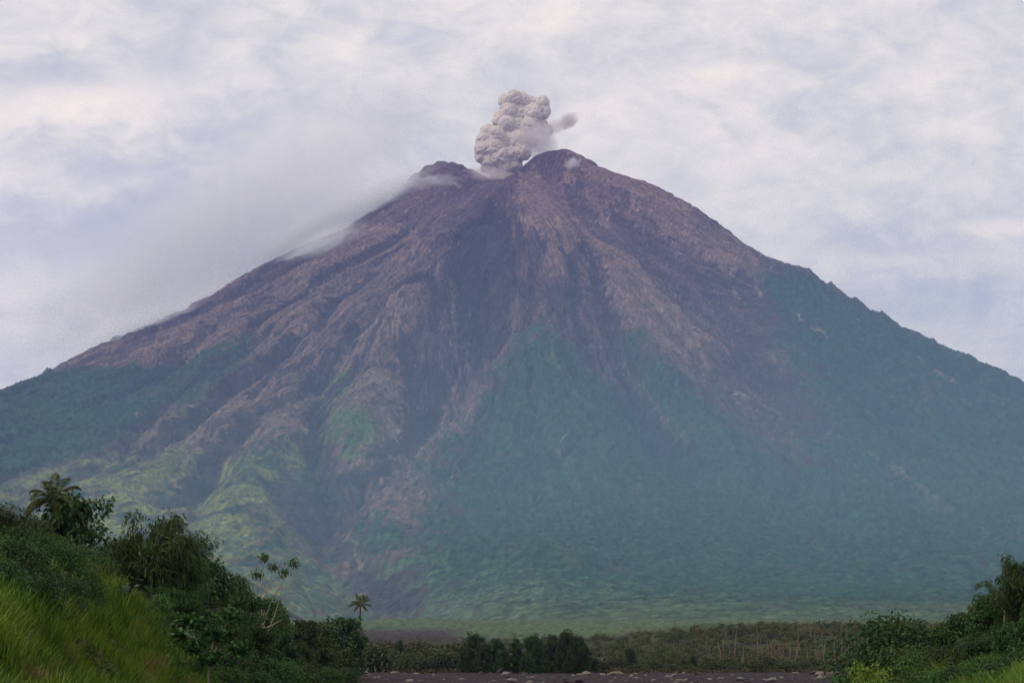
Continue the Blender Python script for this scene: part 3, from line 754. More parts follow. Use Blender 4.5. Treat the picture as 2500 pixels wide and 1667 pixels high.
# scrub thickets between the trees (countable bushes)
r2 = np.random.default_rng(77); cnt = 0
for px in list(range(880, 1140, 16)) + list(range(1455, 1530, 18)) + list(range(1560, 1700, 20)) + list(range(1720, 1990, 20)):
    y = float(r2.uniform(585, 660)); p_ = at(px + r2.uniform(-6, 6), 1610, y)
    left = px < 1140
    H = r2.uniform(5.5, 8.5) if left else r2.uniform(2.2, 4.0)
    plant(('scrub', int(r2.integers(0, 3))), p_.x, y, H, 'olive green thicket bush between the lone palm and the grove' if left else 'low olive bush edging the dark river bed right of the grove', 'bush', 'thicket bushes left of the grove' if left else 'low bushes edging the river bed', 1.0 if left else 1.35)
# scrub covering the rising plain behind (uncountable): one mesh
sv = []
wS, lS = crown_tree(150, 2.6, 4.6, .0, 260, .75, .40, nb=12, clump=.2)
for i in range(2600):
    y = 640 + 560 * r2.random() ** .8; x = y * r2.uniform(-.09, .27)
    if y < 700 and r2.random() < .6: continue
    if x < 10 and y > 760: continue
    n_ = pnoise(np.array([x / 45]), np.array([y / 60]), 5)[0]
    if n_ < -.22: continue
    s_ = r2.uniform(.45, 1.25) * (1 if y < 1000 else 1.25); V = lS[0] * s_
    a = r2.random() * 6.28; V = V @ np.array([[math.cos(a), math.sin(a), 0], [-math.sin(a), math.cos(a), 0], [0, 0, 1]])
    c = lS[2].copy(); c[:, 0] = np.clip(c[:, 0] * (.7 + 2.2 * n_) , 0, 1); V[:, 2] *= r2.uniform(.6, 1.3); c[:, 1] = np.clip(r2.normal(.15, .25), 0, .8)
    sv.append((V, (x, y), lS[1], c))
zz = ground_z(np.array([q[1][0] for q in sv]), np.array([q[1][1] for q in sv]))
V, F, c = join([(q[0] + np.array([q[1][0], q[1][1], zz[i] - .2]), q[2], q[3]) for i, q in enumerate(sv)])
tag(obj('scrub', mesh_np('scrub', V, F, M_scrub, c)), 'olive scrub covering the rising plain behind the river bed', None, None, 'stuff')

# -- dead standing trunks in the scrub
def dead_trunk(seed, H, branchy):
    r_ = np.random.default_rng(seed); tp = path((0, 0, 0), (r_.normal() * .06 * H, r_.normal() * .06 * H, H), 8, .02, r_)
    parts = [tube(tp, np.linspace(.22, .07, 8), 6)]
    for i in range(branchy):
        k = r_.integers(3, 7); a = r_.random() * 6.28; L = r_.uniform(.5, 1.8)
        parts.append(tube(path(tp[k], tp[k] + np.array([math.cos(a) * L, math.sin(a) * L, L * .7]), 4, .05, r_), np.linspace(.10, .03, 4), 4))
    V, F, c = join(parts); return mesh_np('dead_tree', V, F, M_dead, c, smooth=True)
DT = [dead_trunk(200 + i, 8.0, [0, 2, 4, 1, 0, 3][i]) for i in range(6)]
dn = 0
for i in range(120):
    px = r2.uniform(1715, 2130) if i < 92 else r2.uniform(1530, 2110)
    y = r2.uniform(690, 900) if i < 92 else r2.uniform(950, 1120)
    p_ = at(px, 1600, y); H = float(np.clip(r2.lognormal(1.75, .42), 2.6, 13)) if i < 92 else r2.uniform(4, 9)
    o = obj('dead_tree', DT[i % 6]); o.location = (p_.x, y, gz(p_.x, y) - .2); s_ = H / 8
    o.scale = (.8 + .3 * s_, .8 + .3 * s_, s_); o.rotation_euler = (r2.normal() * .05, r2.normal() * .06, r2.random() * 6.28)
    if i >= 92: lb, gp = 'thin dead tree trunk standing on the far edge of the scrub plain', 'dead trunks on the far edge of the scrub plain'
    elif H > 7: lb, gp = 'tall bleached dead trunk rising well above the scrub behind the river bed', 'tall bleached trunks in the scrub'
    else: lb, gp = 'short broken pale trunk standing among the scrub behind the river bed', 'short broken trunks in the scrub'
    tag(o, lb, 'dead tree', gp)

# -- palms
def palm(name, base, trunk_to, rt, fronds, label):
    e = empty(name, base); r_ = np.random.default_rng(5)
    L_ = np.array(trunk_to) - np.array(base); t = np.linspace(0, 1, 14)[:, None]
    pts = L_ * t + np.array([.5, 0, 0]) * np.sin(t * np.pi) * .4
    rr_ = rt * (1.25 - .45 * t[:, 0]) * (1 + .06 * np.cos(np.arange(14) * 3.1))
    V, F, c = tube(pts, rr_, 9); obj('trunk', mesh_np('trunk', V, F, M_bark, c, smooth=True), e)
    for (az, L, rise, sag, ll, dry, hang) in fronds:
        rise, sag = min(rise, 1.9) * .72, sag * 1.15; L = L * (1.32 if rt < .2 else .62)
        V, F, c = frond(L_, R(az), L, rise, sag, r_, ll=ll, dry=dry, hang=hang, lw=rt * .62)
        obj('frond', mesh_np('frond', V, F, M_palm, c), e)
    tag(e, label, 'palm'); return e
bx = at(124, 1345, 150); b_ = (bx.x, 150, gz(bx.x, 150) - .2); tpx = at(128, 1222, 150)
palm('palm_tree', b_, tuple(tpx), .17, [(175,2.5,.75,1.05,.75,.3,.5),(190,2.6,.25,1.1,.8,.75,.7),(150,2.2,1.3,.6,.7,.2,.3),(100,2.4,2.6,.5,.65,.1,.1),(75,2.3,2.2,.6,.7,.1,.2),(40,2.2,1.6,.7,.75,.15,.3),(20,2.5,1.0,.9,.8,.2,.5),
     (0,2.8,.5,1.0,.8,.4,.6),(-30,2.3,.9,.9,.75,.2,.4),(-80,2.2,1.6,.8,.7,.1,.3),(-120,2.3,1.2,.9,.75,.2,.4),(-150,2.4,.6,1.0,.8,.5,.6),(120,2.2,1.9,.7,.7,.1,.2),(-60,2.0,.4,1.0,.7,.3,.6)], 'coconut palm with drooping brown tipped fronds on the left bank')
bx = at(871, 1615, 520); tpx = at(880, 1472, 520); b_ = (bx.x, 520, gz(bx.x, 520) - .3)
palm('palm_tree', b_, tuple(tpx), .25, [(180,6.4,.15,.25,1.3,.3,.5),(172,4.8,.9,.5,1.3,.2,.4),(120,4.6,1.9,.35,1.2,.2,.2),(80,4.5,2.2,.4,1.3,.2,.2),(50,4.8,1.5,.3,1.2,.3,.3),(25,5.0,1.0,.3,1.2,.2,.4),(-5,5.6,.05,.2,1.3,.3,.5),(-30,4.2,-.5,.5,1.2,.6,.5),(-140,4.0,-.5,.6,1.1,.6,.5),(-90,4.2,.6,.8,1.2,.2,.4)],
     'lone tall thin palm rising from the foot of the left bank')
# -- broad leaved tree beside the coconut palm
w_, l_ = crown_tree(301, 5.6, 4.9, .8, 3600, .36, .21, nb=26, clump=.15, gap=.22, droop=.3)
bx = at(182, 1345, 152); e = make('broadleaf_tree', w_, l_, M_bark, M_broad, at_loc=(bx.x, 152, gz(bx.x, 152) - .2)); s_ = (at(182, 1210, 152).z - e.location.z) / 5.6; e.scale = (s_ * 1.0, s_ * 1.0, s_)
tag(e, 'glossy broad leaved tree growing right beside the coconut palm', 'tree')
# -- spindly tree on the skyline
def spindly(seed, H, W, fr, nleaf, ll, lw, wm, lm, name, clump=.22, fork=.0, flat=.8):
    r_ = np.random.default_rng(seed); wood, pos, ax = [], [], []
    for i, (dx_, dz_) in enumerate(fr):
        p1 = np.array([dx_ * W, r_.normal() * .12 * W, dz_ * H]); k_ = path((0, 0, H * (fork + .18 * (1 - fork * 1.4) * (i % 3))), p1, 8, .07, r_)
        wood.append(tube(k_, np.linspace(.022 * H * .5, .006 * H * .6, 8), 5))
        m_ = nleaf // len(fr); cpos = k_[-1] + r_.normal(size=(m_, 3)) * clump * np.array([W * .55, W * .5, H * .16]) * .8
        pos.append(cpos); ax.append(r_.normal(size=(m_, 3)) + np.array([0, 0, -.3]))
    wood.append(tube(path((0, 0, 0), (0, 0, H * max(.4, fork + .02)), 7, .03, r_), np.linspace(.025 * H * .6, .014 * H * .6, 7), 6))
    pos = np.concatenate(pos); ax = np.concatenate(ax); n = len(pos)
    return make(name, join(wood), leaves(pos, ax, ll * r_.uniform(.6, 1.3, n), lw * r_.uniform(.7, 1.2, n), r_), wm, lm)
e = spindly(311, 7.5, 5.0, [(-.45,.62),(-.62,.78),(.05,1.0),(.30,.94),(.58,.90),(.52,.48),(-.1,.86),(.68,.99)], 800, .32, .16, M_pale, M_mid, 'sparse_tree', clump=.14)
bx = at(640, 1470, 262); e.location = (bx.x, 262, gz(bx.x, 262) - .2); s_ = (at(640, 1368, 262).z - e.location.z) / 7.5; e.scale = (max(.5, s_ * .62),) * 2 + (s_,)
tag(e, 'sparse tree with thin pale forked branches above the treeline', 'tree')
# -- umbrella shaped tree with large round leaves on a thin pale stem
e = spindly(321, 7.0, 3.6, [(-.42,.98),(.38,1.0),(-.30,.72),(.55,.70),(.05,.62),(.1,.84)], 1500, .34, .26, M_pale, M_broad, 'umbrella_leaf_tree', clump=.24, fork=.55)
bx = at(510, 1660, 100); e.location = (bx.x, 100, gz(bx.x, 100) - .3); s_ = (at(510, 1492, 100).z - e.location.z) / 7.3; e.scale = (s_,) * 3
tag(e, 'slender pale stemmed tree with big round leaf clusters before the left treeline', 'tree')
# -- banana plants
def banana(seed, H):
    r_ = np.random.default_rng(seed); parts = []
    stem = tube(path((0, 0, 0), (0, 0, H * .45), 5, .02, r_), np.linspace(.14, .08, 5), 7)
    for i in range(9):
        az = i * 2.4 + r_.normal() * .3; L = H * r_.uniform(.5, .7); t = np.linspace(0, 1, 12)
        h = np.array([math.cos(az), math.sin(az), 0]); sd_ = np.array([-math.sin(az), math.cos(az), 0])
        c_ = np.array([0, 0, H * .42]) + h * (L * .8 * t)[:, None] + np.array([0, 0, 1]) * (L * (1.3 * t - 1.15 * t ** 2.1 * r_.uniform(.6, 1.3)))[:, None]
        wd = .30 * np.sin(np.clip(t * .95 + .05, 0, 1) * np.pi) ** .7 + .015
        Vv = np.stack([c_ - sd_ * wd[:, None] - np.array([0, 0, .12]) * wd[:, None], c_, c_ + sd_ * wd[:, None] - np.array([0, 0, .12]) * wd[:, None]], 1).reshape(-1, 3)
        Ff = np.array([(k * 3 + j, k * 3 + j + 1, k * 3 + j + 4, k * 3 + j + 3) for k in range(11) for j in range(2)])
        cc_ = np.zeros((36, 3)); cc_[:, 0] = r_.random(); parts.append((Vv, Ff, cc_))
    return stem, join(parts)
for i, (px, py, y, H, lb) in enumerate([(300,1520,108,3.0,'banana plant at the top edge of the long grass'),(435,1580,118,2.8,'banana plant at the foot of the umbrella leaf tree'),(2428,1500,150,3.6,'banana plant with arching leaves on the right bank'),
        (2330,1535,150,3.0,'banana plant left of the tallest right bank trees'),(2265,1565,140,2.6,'small banana plant low on the right bank')]):
    st, lf = banana(330 + i, H); p_ = at(px, py, y)
    e = make('banana_plant', st, lf, M_culm, M_broad, 'stem', 'leaves', (p_.x, y, gz(p_.x, y) - .1)); tag(e, lb, 'banana plant', 'banana plants')

# -- right bank
RB = [(('darkbush',0),2165,1512,150,1.0),(('darkbush',1),2205,1530,148,1.0),(('bush',0),2258,1540,150,1.1),(('mid',1),2300,1520,150,.9),(('dense',0),2352,1492,150,.8),(('mid',0),2395,1468,148,.8),(('dense',1),2425,1452,140,.9),(('bamboo',2),2455,1415,135,.75),(('bamboo',0),2498,1368,130,.8),(('dense',2),2545,1350,130,.8),
      (('bush',1),2195,1590,120,1.1),(('bush',0),2245,1595,118,1.0),(('darkbush',1),2300,1585,115,1.1),(('mid',1),2350,1560,112,.9),(('darkbush',0),2400,1555,108,1.1),(('dense',1),2455,1520,104,.8),(('dense',0),2510,1480,100,.8),
      (('bush',0),2230,1645,98,1.0),(('bush',1),2290,1640,95,1.0),(('darkbush',1),2345,1632,92,1.0),(('bush',0),2395,1622,90,1.0),(('darkbush',0),2445,1605,86,1.0),(('darkbush',1),2500,1590,84,1.1)]
for i, (k_, px, py, y, wd) in enumerate(RB):
    row, j = (('top', i) if i < 10 else ('middle', i - 10) if i < 17 else ('lowest', i - 17))
    nm = 'bamboo clump' if k_[0] == 'bamboo' else ('dark ' if k_[0] in ('darkbush', 'dense') else 'green ') + ('bush' if 'bush' in k_[0] else 'tree')
    to_line(k_, px, py, y, f'{nm} on the right bank, {ORD[j]} from the left in the {row} row', 'bamboo' if k_[0] == 'bamboo' else 'bush' if 'bush' in k_[0] else 'tree', f'{row} row of growth on the right bank', wd, hmin=1.6, hmax=9)
for px, py, y in ((2130,1622,110),):
    to_line(('yellow', 0), px, py, y, 'bright yellow green bush at the left end of the right bank', 'bush', None, .7, hmin=1.5)
# bare poles sticking up
def stalk(name, px, py0, py1, y, rad, label, tuft=0):
    a, b2 = at(px, py0, y), at(px + random.uniform(-3, 3), py1, y); g = gz(a.x, y); r_ = np.random.default_rng(int(px))
    base = np.array([a.x, y, g - .2]); top_ = np.array(b2); e = empty(name, tuple(base))
    V, F, c = tube(path((0, 0, 0), top_ - base, 7, .015, r_), np.linspace(rad, rad * .4, 7), 5); obj('stem', mesh_np('stem', V, F, M_pale, c), e)
    if tuft:
        n = tuft; t = r_.uniform(.55, 1, n)[:, None]; P_ = (top_ - base) * t + r_.normal(size=(n, 3)) * .10
        V, F, c = leaves(P_, r_.normal(size=(n, 3)), np.full(n, .22), np.full(n, .10), r_); obj('leaves', mesh_np('leaves', V, F, M_mid, c), e)
    tag(e, label, 'sapling' if tuft else 'dead tree'); return e
stalk('dead_pole', 2448, 1500, 1376, 133, .07, 'bare broken pole of a dead tree on the right bank')
stalk('thin_sapling', 2186, 1540, 1481, 150, .03, 'thin sapling stalk above the dark right bank bush', 14)
stalk('thin_sapling', 2232, 1560, 1484, 150, .03, 'leaning thin sapling with a small tuft, right of the first stalk', 12)
stalk('thin_sapling', 128, 1540, 1420, 84, .035, 'bare leaning sapling stem in the long grass of the left slope', 0)

# -- long grass and low undergrowth (uncountable)
def grass_patch(name, pts, hgt, wid, mat, label, lean=.35, dry=.12, seed=0):
    r_ = np.random.default_rng(400 + seed); n = len(pts)
    h = hgt * r_.uniform(.5, 1.25, n) * np.clip(.9 + 1.6 * fbm(pts[:, 0] / 3, pts[:, 1] / 6, 3, 405 + seed), .35, 1.8); a = r_.random(n) * 6.28; w_ = wid * r_.uniform(.7, 1.3, n)
    d = np.stack([np.cos(a), np.sin(a), np.zeros(n)], 1); lean_ = lean * r_.uniform(.3, 1.6, n)
    sd_ = np.stack([np.cos(a + 1.2), np.sin(a + 1.2) * .3, np.zeros(n)], 1)
    b0 = pts; m1 = b0 + d * (h * lean_ * .3)[:, None] + np.array([0, 0, 1]) * (h * .6)[:, None]; e1 = b0 + d * (h * lean_ * 1.1)[:, None] + np.array([0, 0, 1]) * (h * .95)[:, None]
    V = np.stack([b0 - sd_ * w_[:, None] / 2, b0 + sd_ * w_[:, None] / 2, m1 - sd_ * w_[:, None] * .4, m1 + sd_ * w_[:, None] * .4, e1 - sd_ * .006, e1 + sd_ * .006], 1).reshape(-1, 3)
    k = np.arange(n) * 6; F = np.concatenate([np.stack([k, k + 1, k + 3, k + 2], 1), np.stack([k + 2, k + 3, k + 5, k + 4], 1)])
    pn = fbm(pts[:, 0] / 2.6, pts[:, 1] / 5, 3, 410 + seed); pn2 = fbm(pts[:, 0] / 1.2, pts[:, 1] / 2.5, 2, 420 + seed)
    c = np.zeros((n, 6, 3)); c[:, :, 0] = np.clip(.45 + 1.3 * pn + .5 * r_.normal(size=n), 0, 1)[:, None]
    c[:, :, 1] = np.clip((pn2 - .22) * 2.2 + dry * r_.random(n), 0, .85)[:, None]
    o = obj(name, mesh_np(name, V, F, mat, c.reshape(-1, 3))); tag(o, label, None, None, 'stuff'); return o
def scatter(n, x0, x1, y0, y1, seed, cond=None, bypx=True):
    r_ = np.random.default_rng(seed); y = r_.uniform(y0, y1, n); 
    x = (r_.uniform(x0, x1, n) - 1250) / 4500 * y
    if cond is not None: k = cond(x, y); x, y = x[k], y[k]
    return np.stack([x, y, ground_z(x, y) - .05], 1)
lo = scatter(380000, -60, 520, 48, 160, 1, lambda x, y: (near_hills(x, y) > .25) & ~((x / y < -.232) & (y > 96 + 14 * fbm(x / 3, y / 6, 2, 470))) & ((y < 124) | (x / y < -.225)))
tn = fbm(lo[:, 0] / 1.8, lo[:, 1] / 3.5, 3, 430)
lo = lo[tn > -.42]
lo = lo[::2]
grass_patch('long_grass', lo, 1.15, .085, M_grass, 'tall yellow green grass covering the left slope')
ru = scatter(150000, 1990, 2560, 60, 150, 2, lambda x, y: near_hills(x, y) > .15)
grass_patch('bank_grass', ru, .95, .05, M_grass, 'tall green grass between the bushes of the right bank', seed=1)

def undergrowth(name, pts, size, mat, label, seed, hgt=.7, dry=0):
    r_ = np.random.default_rng(500 + seed); n = len(pts)
    hn = np.clip(.5 + 1.2 * fbm(pts[:, 0] / 3, pts[:, 1] / 6, 3, 510 + seed), .1, 1.4)
    P_ = pts.copy(); P_[:, 2] += r_.random(n) * hgt * hn
    ax = r_.normal(size=(n, 3)) + np.array([0, 0, .3])
    V, F, c = leaves(P_, ax, size * r_.uniform(.6, 1.4, n), size * .4 * r_.uniform(.7, 1.2, n), r_, dry=np.clip(r_.normal(dry, .2, n), 0, .8))
    o = obj(name, mesh_np(name, V, F, mat, c)); tag(o, label, None, None, 'stuff'); return o
ug = scatter(70000, -60, 215, 92, 160, 6)
undergrowth('crest_undergrowth', ug, .40, M_dark, 'dark tangled undergrowth on the far left crest', 3, 1.9)
ug = scatter(150000, 180, 900, 105, 420, 3, lambda x, y: near_hills(x, y) > .1)
undergrowth('bank_undergrowth', ug, .45, M_mid, 'leafy undergrowth beneath the trees of the left bank', 0, 1.6)
ug = scatter(130000, 1930, 2560, 75, 430, 4, lambda x, y: near_hills(x, y) > .1)
undergrowth('right_undergrowth', ug, .36, M_mid, 'leafy undergrowth on the right bank', 1, 1.3)
ug = scatter(60000, -60, 470, 56, 122, 8, lambda x, y: (near_hills(x, y) > .25) & (fbm(x / 2.2, y / 4.5, 3, 460) > .14))
undergrowth('slope_weeds', ug, .34, M_scrub, 'patches of brownish weeds in the long grass of the left slope', 5, 1.3, .25)
ug = scatter(60000, 860, 2150, 575, 680, 5, lambda x, y: fbm(x / 30, y / 30, 3, 440) > -.05)
undergrowth('low_scrub', ug, .9, M_scrub, 'low scrub along the far edge of the dark river bed', 2, 1.3, .2)
# -- boulders on the river bed
def rock_mesh(seed):
    bm = __import__('bmesh').new(); bmo = __import__('bmesh').ops; bmo.create_icosphere(bm, subdivisions=3, radius=1)
    r_ = np.random.default_rng(seed); k = unit(r_.normal(size=(11, 3))); dd = r_.uniform(.55, .9, 11)
    for v in bm.verts:
        p_ = np.array(v.co[:]); s_ = min([1.0] + [dd[i] / max(1e-3, float(p_ @ k[i])) for i in range(11) if p_ @ k[i] > dd[i]])
        v.co = Vector(p_ * s_ * (1, .8, .62))
    me = bpy.data.meshes.new('boulder'); bm.to_mesh(me); bm.free(); return me
M_rock = bark_mat('boulder_stone', (.17, .145, .14)); M_rockd = bark_mat('dark_boulder_stone', (.05, .042, .045))
RM = []
for i in range(6):
    me = rock_mesh(600 + i); me.materials.append(M_rock if i % 2 == 0 else M_rockd); RM.append(me)
ug = scatter(5000, 830, 2080, 330, 600, 7, lambda x, y: fbm(x / 9, y / 14, 3, 450) > .12)
undergrowth('river_weeds', ug, .4, M_scrub, 'sparse weeds growing on the dark river bed', 4, .5, .3)
for i in range(260):
    y = 325 + 260 * r2.random() ** 1.2; px = r2.uniform(820, 2080); p_ = at(px, 1640, y)
    s_ = float(np.clip(r2.lognormal(-.8, .6), .18, 2.1)); o = obj('boulder', RM[int(r2.integers(0, 6))])
    o.location = (p_.x, y, gz(p_.x, y) + s_ * .15); o.scale = (s_ * r2.uniform(.8, 1.6), s_, s_ * r2.uniform(.6, 1)); o.rotation_euler = (0, 0, r2.random() * 6.28)
    pale_ = 'pale grey' if o.data.materials[0] == M_rock else 'dark'
    tag(o, f'{pale_} volcanic boulder lying on the dark river bed', 'boulder', f'{pale_} boulders on the river bed')


# ------------------------------------------------------------------ haze, clouds and ash
def box_mesh(name, x0, x1, y0, y1, z0, z1):
    V = [(x0,y0,z0),(x1,y0,z0),(x1,y1,z0),(x0,y1,z0),(x0,y0,z1),(x1,y0,z1),(x1,y1,z1),(x0,y1,z1)]
    F = [(0,3,2,1),(4,5,6,7),(0,1,5,4),(1,2,6,5),(2,3,7,6),(3,0,4,7)]
    return mesh_np(name, V, F)
HAZE_D, HAZE_C = 2.65e-5, (.33, .37, 1.0)
m, nt, out = new_mat('haze_air')
pv = N(nt, 'ShaderNodeVolumePrincipled'); pv.inputs['Density'].default_value = HAZE_D
pv.inputs['Color'].default_value = (*HAZE_C, 1); pv.inputs['Anisotropy'].default_value = .1
nt.links.new(pv.outputs[0], out.inputs['Volume'])
me = box_mesh('haze', -9000, 9000, -300, 17000, -600, 3750); me.materials.append(m)
tag(obj('haze', me), 'thin bluish haze in the air in front of the volcano', None, None, 'stuff')

def ico(n):
    bm = __import__('bmesh').new(); __import__('bmesh').ops.create_icosphere(bm, subdivisions=n, radius=1)
    V = np.array([v.co[:] for v in bm.verts]); F = np.array([[v.index for v in f.verts] for f in bm.faces]); bm.free()
    return V, F
def cloud(name, label, cat, px, py, y, rx, ry, rz, dens, colr, scale=2.2, thr=.38, soft=.25, rot=0, seed=0, edge=1.0, kind=None, aniso=.2, stretch=(1, 1, 1)):
    """a soft bank of vapour: ellipsoid whose density thins out to nothing at its rim and is broken by noise"""
    V, F = ico(3)
    m, nt, out = new_mat(name + '_vapour')
    tc = N(nt, 'ShaderNodeTexCoord')
    ln = N(nt, 'ShaderNodeVectorMath', operation='LENGTH'); nt.links.new(tc.outputs['Object'], ln.inputs[0])
    fall = math_n(nt, 'SUBTRACT', 1.0, math_n(nt, 'MULTIPLY', ln.outputs['Value'], ln.outputs['Value']), True)
    mp = N(nt, 'ShaderNodeMapping'); mp.inputs['Location'].default_value = (seed * 3.3, seed * 1.7, seed * 2.9); mp.inputs['Scale'].default_value = stretch
    nt.links.new(tc.outputs['Object'], mp.inputs[0])
    no = N(nt, 'ShaderNodeTexNoise'); no.inputs['Scale'].default_value = scale; no.inputs['Detail'].default_value = 5; no.inputs['Roughness'].default_value = .6
    no.inputs['Distortion'].default_value = .4
    nt.links.new(mp.outputs[0], no.inputs[0])
    th_ = math_n(nt, 'ADD', no.outputs['Fac'], math_n(nt, 'MULTIPLY', math_n(nt, 'SUBTRACT', fall, .5), .45 * edge))
    mr = N(nt, 'ShaderNodeMapRange'); mr.interpolation_type = 'SMOOTHSTEP'
    mr.inputs['From Min'].default_value = thr; mr.inputs['From Max'].default_value = thr + soft
    nt.links.new(th_, mr.inputs['Value'])
    d = math_n(nt, 'MULTIPLY', math_n(nt, 'MULTIPLY', mr.outputs[0], fall), dens)
    pv = N(nt, 'ShaderNodeVolumePrincipled'); pv.inputs['Color'].default_value = (*colr, 1); pv.inputs['Anisotropy'].default_value = aniso
    nt.links.new(d, pv.inputs['Density']); nt.links.new(pv.outputs[0], out.inputs['Volume'])
    me = mesh_np(name, V, F, m)
    o = obj(name, me); o.location = at(px, py, y); o.scale = (rx, ry, rz); o.rotation_euler = (0, R(rot), 0)
    tag(o, label, cat, None, kind)
    return o
WH = (.985, .99, 1.0)
_o = np.argsort(SILPX)
def sily(px): return float(np.interp(px, SILPX[_o], SILYY[_o]))
cloud('cloud_bank', 'large soft grey cloud lying along the upper left ridge of the volcano', 'cloud', 560, 545, sily(560) + 330, 1800, 520, 520, .0036, WH, 2.0, .34, .34, -30, 1)
cloud('cloud_wisp', 'long pale cloud roll hugging the upper left ridge from mid slope to the shoulder', 'cloud', 800, 545, sily(800) - 20, 900, 260, 165, .011, WH, 3.2, .42, .30, -29, 21, stretch=(1.8, 1, 1))
cloud('cloud_wisp', 'white cloud wisp spilling over the left shoulder just below the summit', 'cloud', 965, 490, sily(985) - 190, 400, 210, 170, .020, WH, 3.4, .44, .45, -38, 2)
cloud('cloud_wisp', 'small white cloud tongue curling over the middle of the left ridge', 'cloud', 775, 605, sily(780) - 170, 380, 220, 120, .022, WH, 3.6, .44, .45, -28, 3)
cloud('cloud_wisp', 'lowest little white cloud puff resting on the left ridge', 'cloud', 540, 716, sily(545) - 150, 240, 180, 85, .024, WH, 2.8, .40, .40, -22, 4)
cloud('cloud_wisp', 'thin grey veil along the far lower left skyline of the volcano', 'cloud', 330, 800, sily(330) - 60, 520, 160, 70, .010, WH, 2.4, .40, .3, -24, 5)
cloud('steam_wisp', 'thin white steam drifting off the right summit peak', 'steam', 1400, 412, sily(1392) - 160, 80, 70, 100, .034, WH, 2.6, .47, .2, 10, 6)
cloud('steam_wisp', 'pale steam veil between the left shoulder and the crater notch', 'steam', 1060, 455, sily(1080) - 200, 210, 130, 95, .016, WH, 2.4, .44, .25, 0, 7)
cloud('ash_veil', 'tan ash dust hanging in the crater notch under the plume', 'ash cloud', 1190, 428, sily(1190) - 50, 200, 100, 75, .017, (.88, .81, .77), 2.6, .40, .3, 0, 8)
cloud('ash_veil', 'thin grey smoke trailing off the right side of the ash plume', 'ash cloud', 1318, 345, 10420, 140, 90, 130, .026, (.88, .85, .86), 2.2, .40, .25, 25, 9)
cloud('ash_veil', 'tan translucent ash drifting across the middle of the plume front', 'ash cloud', 1272, 335, 10400, 120, 60, 85, .016, (.93, .86, .80), 2.4, .42, .28, 10, 12)
cloud('ash_veil', 'faint smoke linking the plume with the small puff on its right', 'ash cloud', 1352, 312, 10560, 120, 60, 65, .020, (.90, .87, .86), 2.4, .40, .25, -25, 13)
cloud('mist', 'pale blue smoky mist lying over the wooded foot of the volcano', None, 2000, 1380, 3500, 2300, 2750, 760, .00013, (.48, .78, 1.0), 2.2, .05, .5, 0, 11, kind='stuff', stretch=(1.6, 1, 1))

# the ash plume: billows grown from a cluster of rounded puffs
def hash3(ix, iy, iz, k):
    h = _perm[(_perm[(_perm[ix & 4095] + iy) & 4095] + iz + 977 * k) & 4095]
    return h / 4096.0
def worley3(P, cell, seed):
    Q = P / cell + seed * 13.7; I = np.floor(Q).astype(np.int64); best = np.full(len(P), 9.0)
    for a in (-1, 0, 1):
        for b in (-1, 0, 1):
            for c in (-1, 0, 1):
                J = I + np.array([a, b, c])
                S = np.stack([J[:, 0] + hash3(J[:, 0], J[:, 1], J[:, 2], 1), J[:, 1] + hash3(J[:, 0], J[:, 1], J[:, 2], 2), J[:, 2] + hash3(J[:, 0], J[:, 1], J[:, 2], 3)], 1)
                best = np.minimum(best, ((Q - S) ** 2).sum(1))
    return np.sqrt(best)
PUFF = [(1162,232,17),(1180,225,17),(1200,233,20),(1222,238,19),(1245,237,15),(1170,255,22),(1195,262,24),(1225,262,24),(1248,258,15),(1150,270,15),(1143,278,12),
        (1165,285,22),(1190,292,26),(1218,292,24),(1240,288,17),(1120,305,17),(1113,322,19),(1140,312,24),(1110,343,19),(1135,340,27),(1165,325,28),(1192,325,26),(1215,322,20),
        (1108,360,16),(1125,370,20),(1150,362,26),(1178,355,26),(1200,348,20),(1118,382,14),(1138,388,16),(1160,385,18),(1180,378,18),(1256,300,12),(1160,402,16),(1140,402,14)]
Vs, Fs, off = [], [], 0
SV, SF = ico(2)
for (x_, y_, r_) in PUFF:
    for dpt in (-1, 1):
        c = at(x_ * 1.063, y_ * 1.063, 10640 + dpt * r_ * 1.5 + random.uniform(-30, 30))
        rr_ = r_ * 2.5 * random.uniform(.9, 1.06)
        Vs.append(SV * rr_ + np.array(c)); Fs.append(SF + off); off += len(SV)
tmp = obj('tmp', mesh_np('tmp', np.concatenate(Vs), np.concatenate(Fs)))
md = tmp.modifiers.new('r', 'REMESH'); md.mode = 'VOXEL'; md.voxel_size = 3.6
ms = tmp.modifiers.new('s', 'SMOOTH'); ms.iterations = 14; ms.factor = .5
dg = bpy.context.evaluated_depsgraph_get()
me = bpy.data.meshes.new_from_object(tmp.evaluated_get(dg)); bpy.data.objects.remove(tmp)
n = len(me.vertices); P = np.empty(n * 3, np.float32); me.vertices.foreach_get('co', P); P = P.reshape(-1, 3).astype(float)
Nn = np.empty(n * 3, np.float32); me.vertex_normals.foreach_get('vector', Nn); Nn = Nn.reshape(-1, 3)
ctr = P.mean(0)
for cell, amp, sd_ in ((95, 22, 1), (47, 15, 2), (23, 13, 3), (12, 9, 4)):
    Wp = P + 6 * Nn + .42 * cell * np.stack([np.sin(P[:, 1] / cell * 2.1 + P[:, 2] / cell * 1.3 + sd_), np.sin(P[:, 2] / cell * 1.9 + P[:, 0] / cell * 1.1 + 2 * sd_), np.sin(P[:, 0] / cell * 2.3 + P[:, 1] / cell * .9 + 3 * sd_)], 1)
    wv = worley3(Wp * np.array([1, 1, 1.25]), cell, sd_)
    P = P + Nn * (amp * (np.sqrt(np.clip(1 - wv * wv, 0, 1)) - .72))[:, None]
c0 = np.clip(.5 + .9 * fbm(P[:, 0] / 120, P[:, 2] / 90, 3, 301), 0, 1)[:, None]
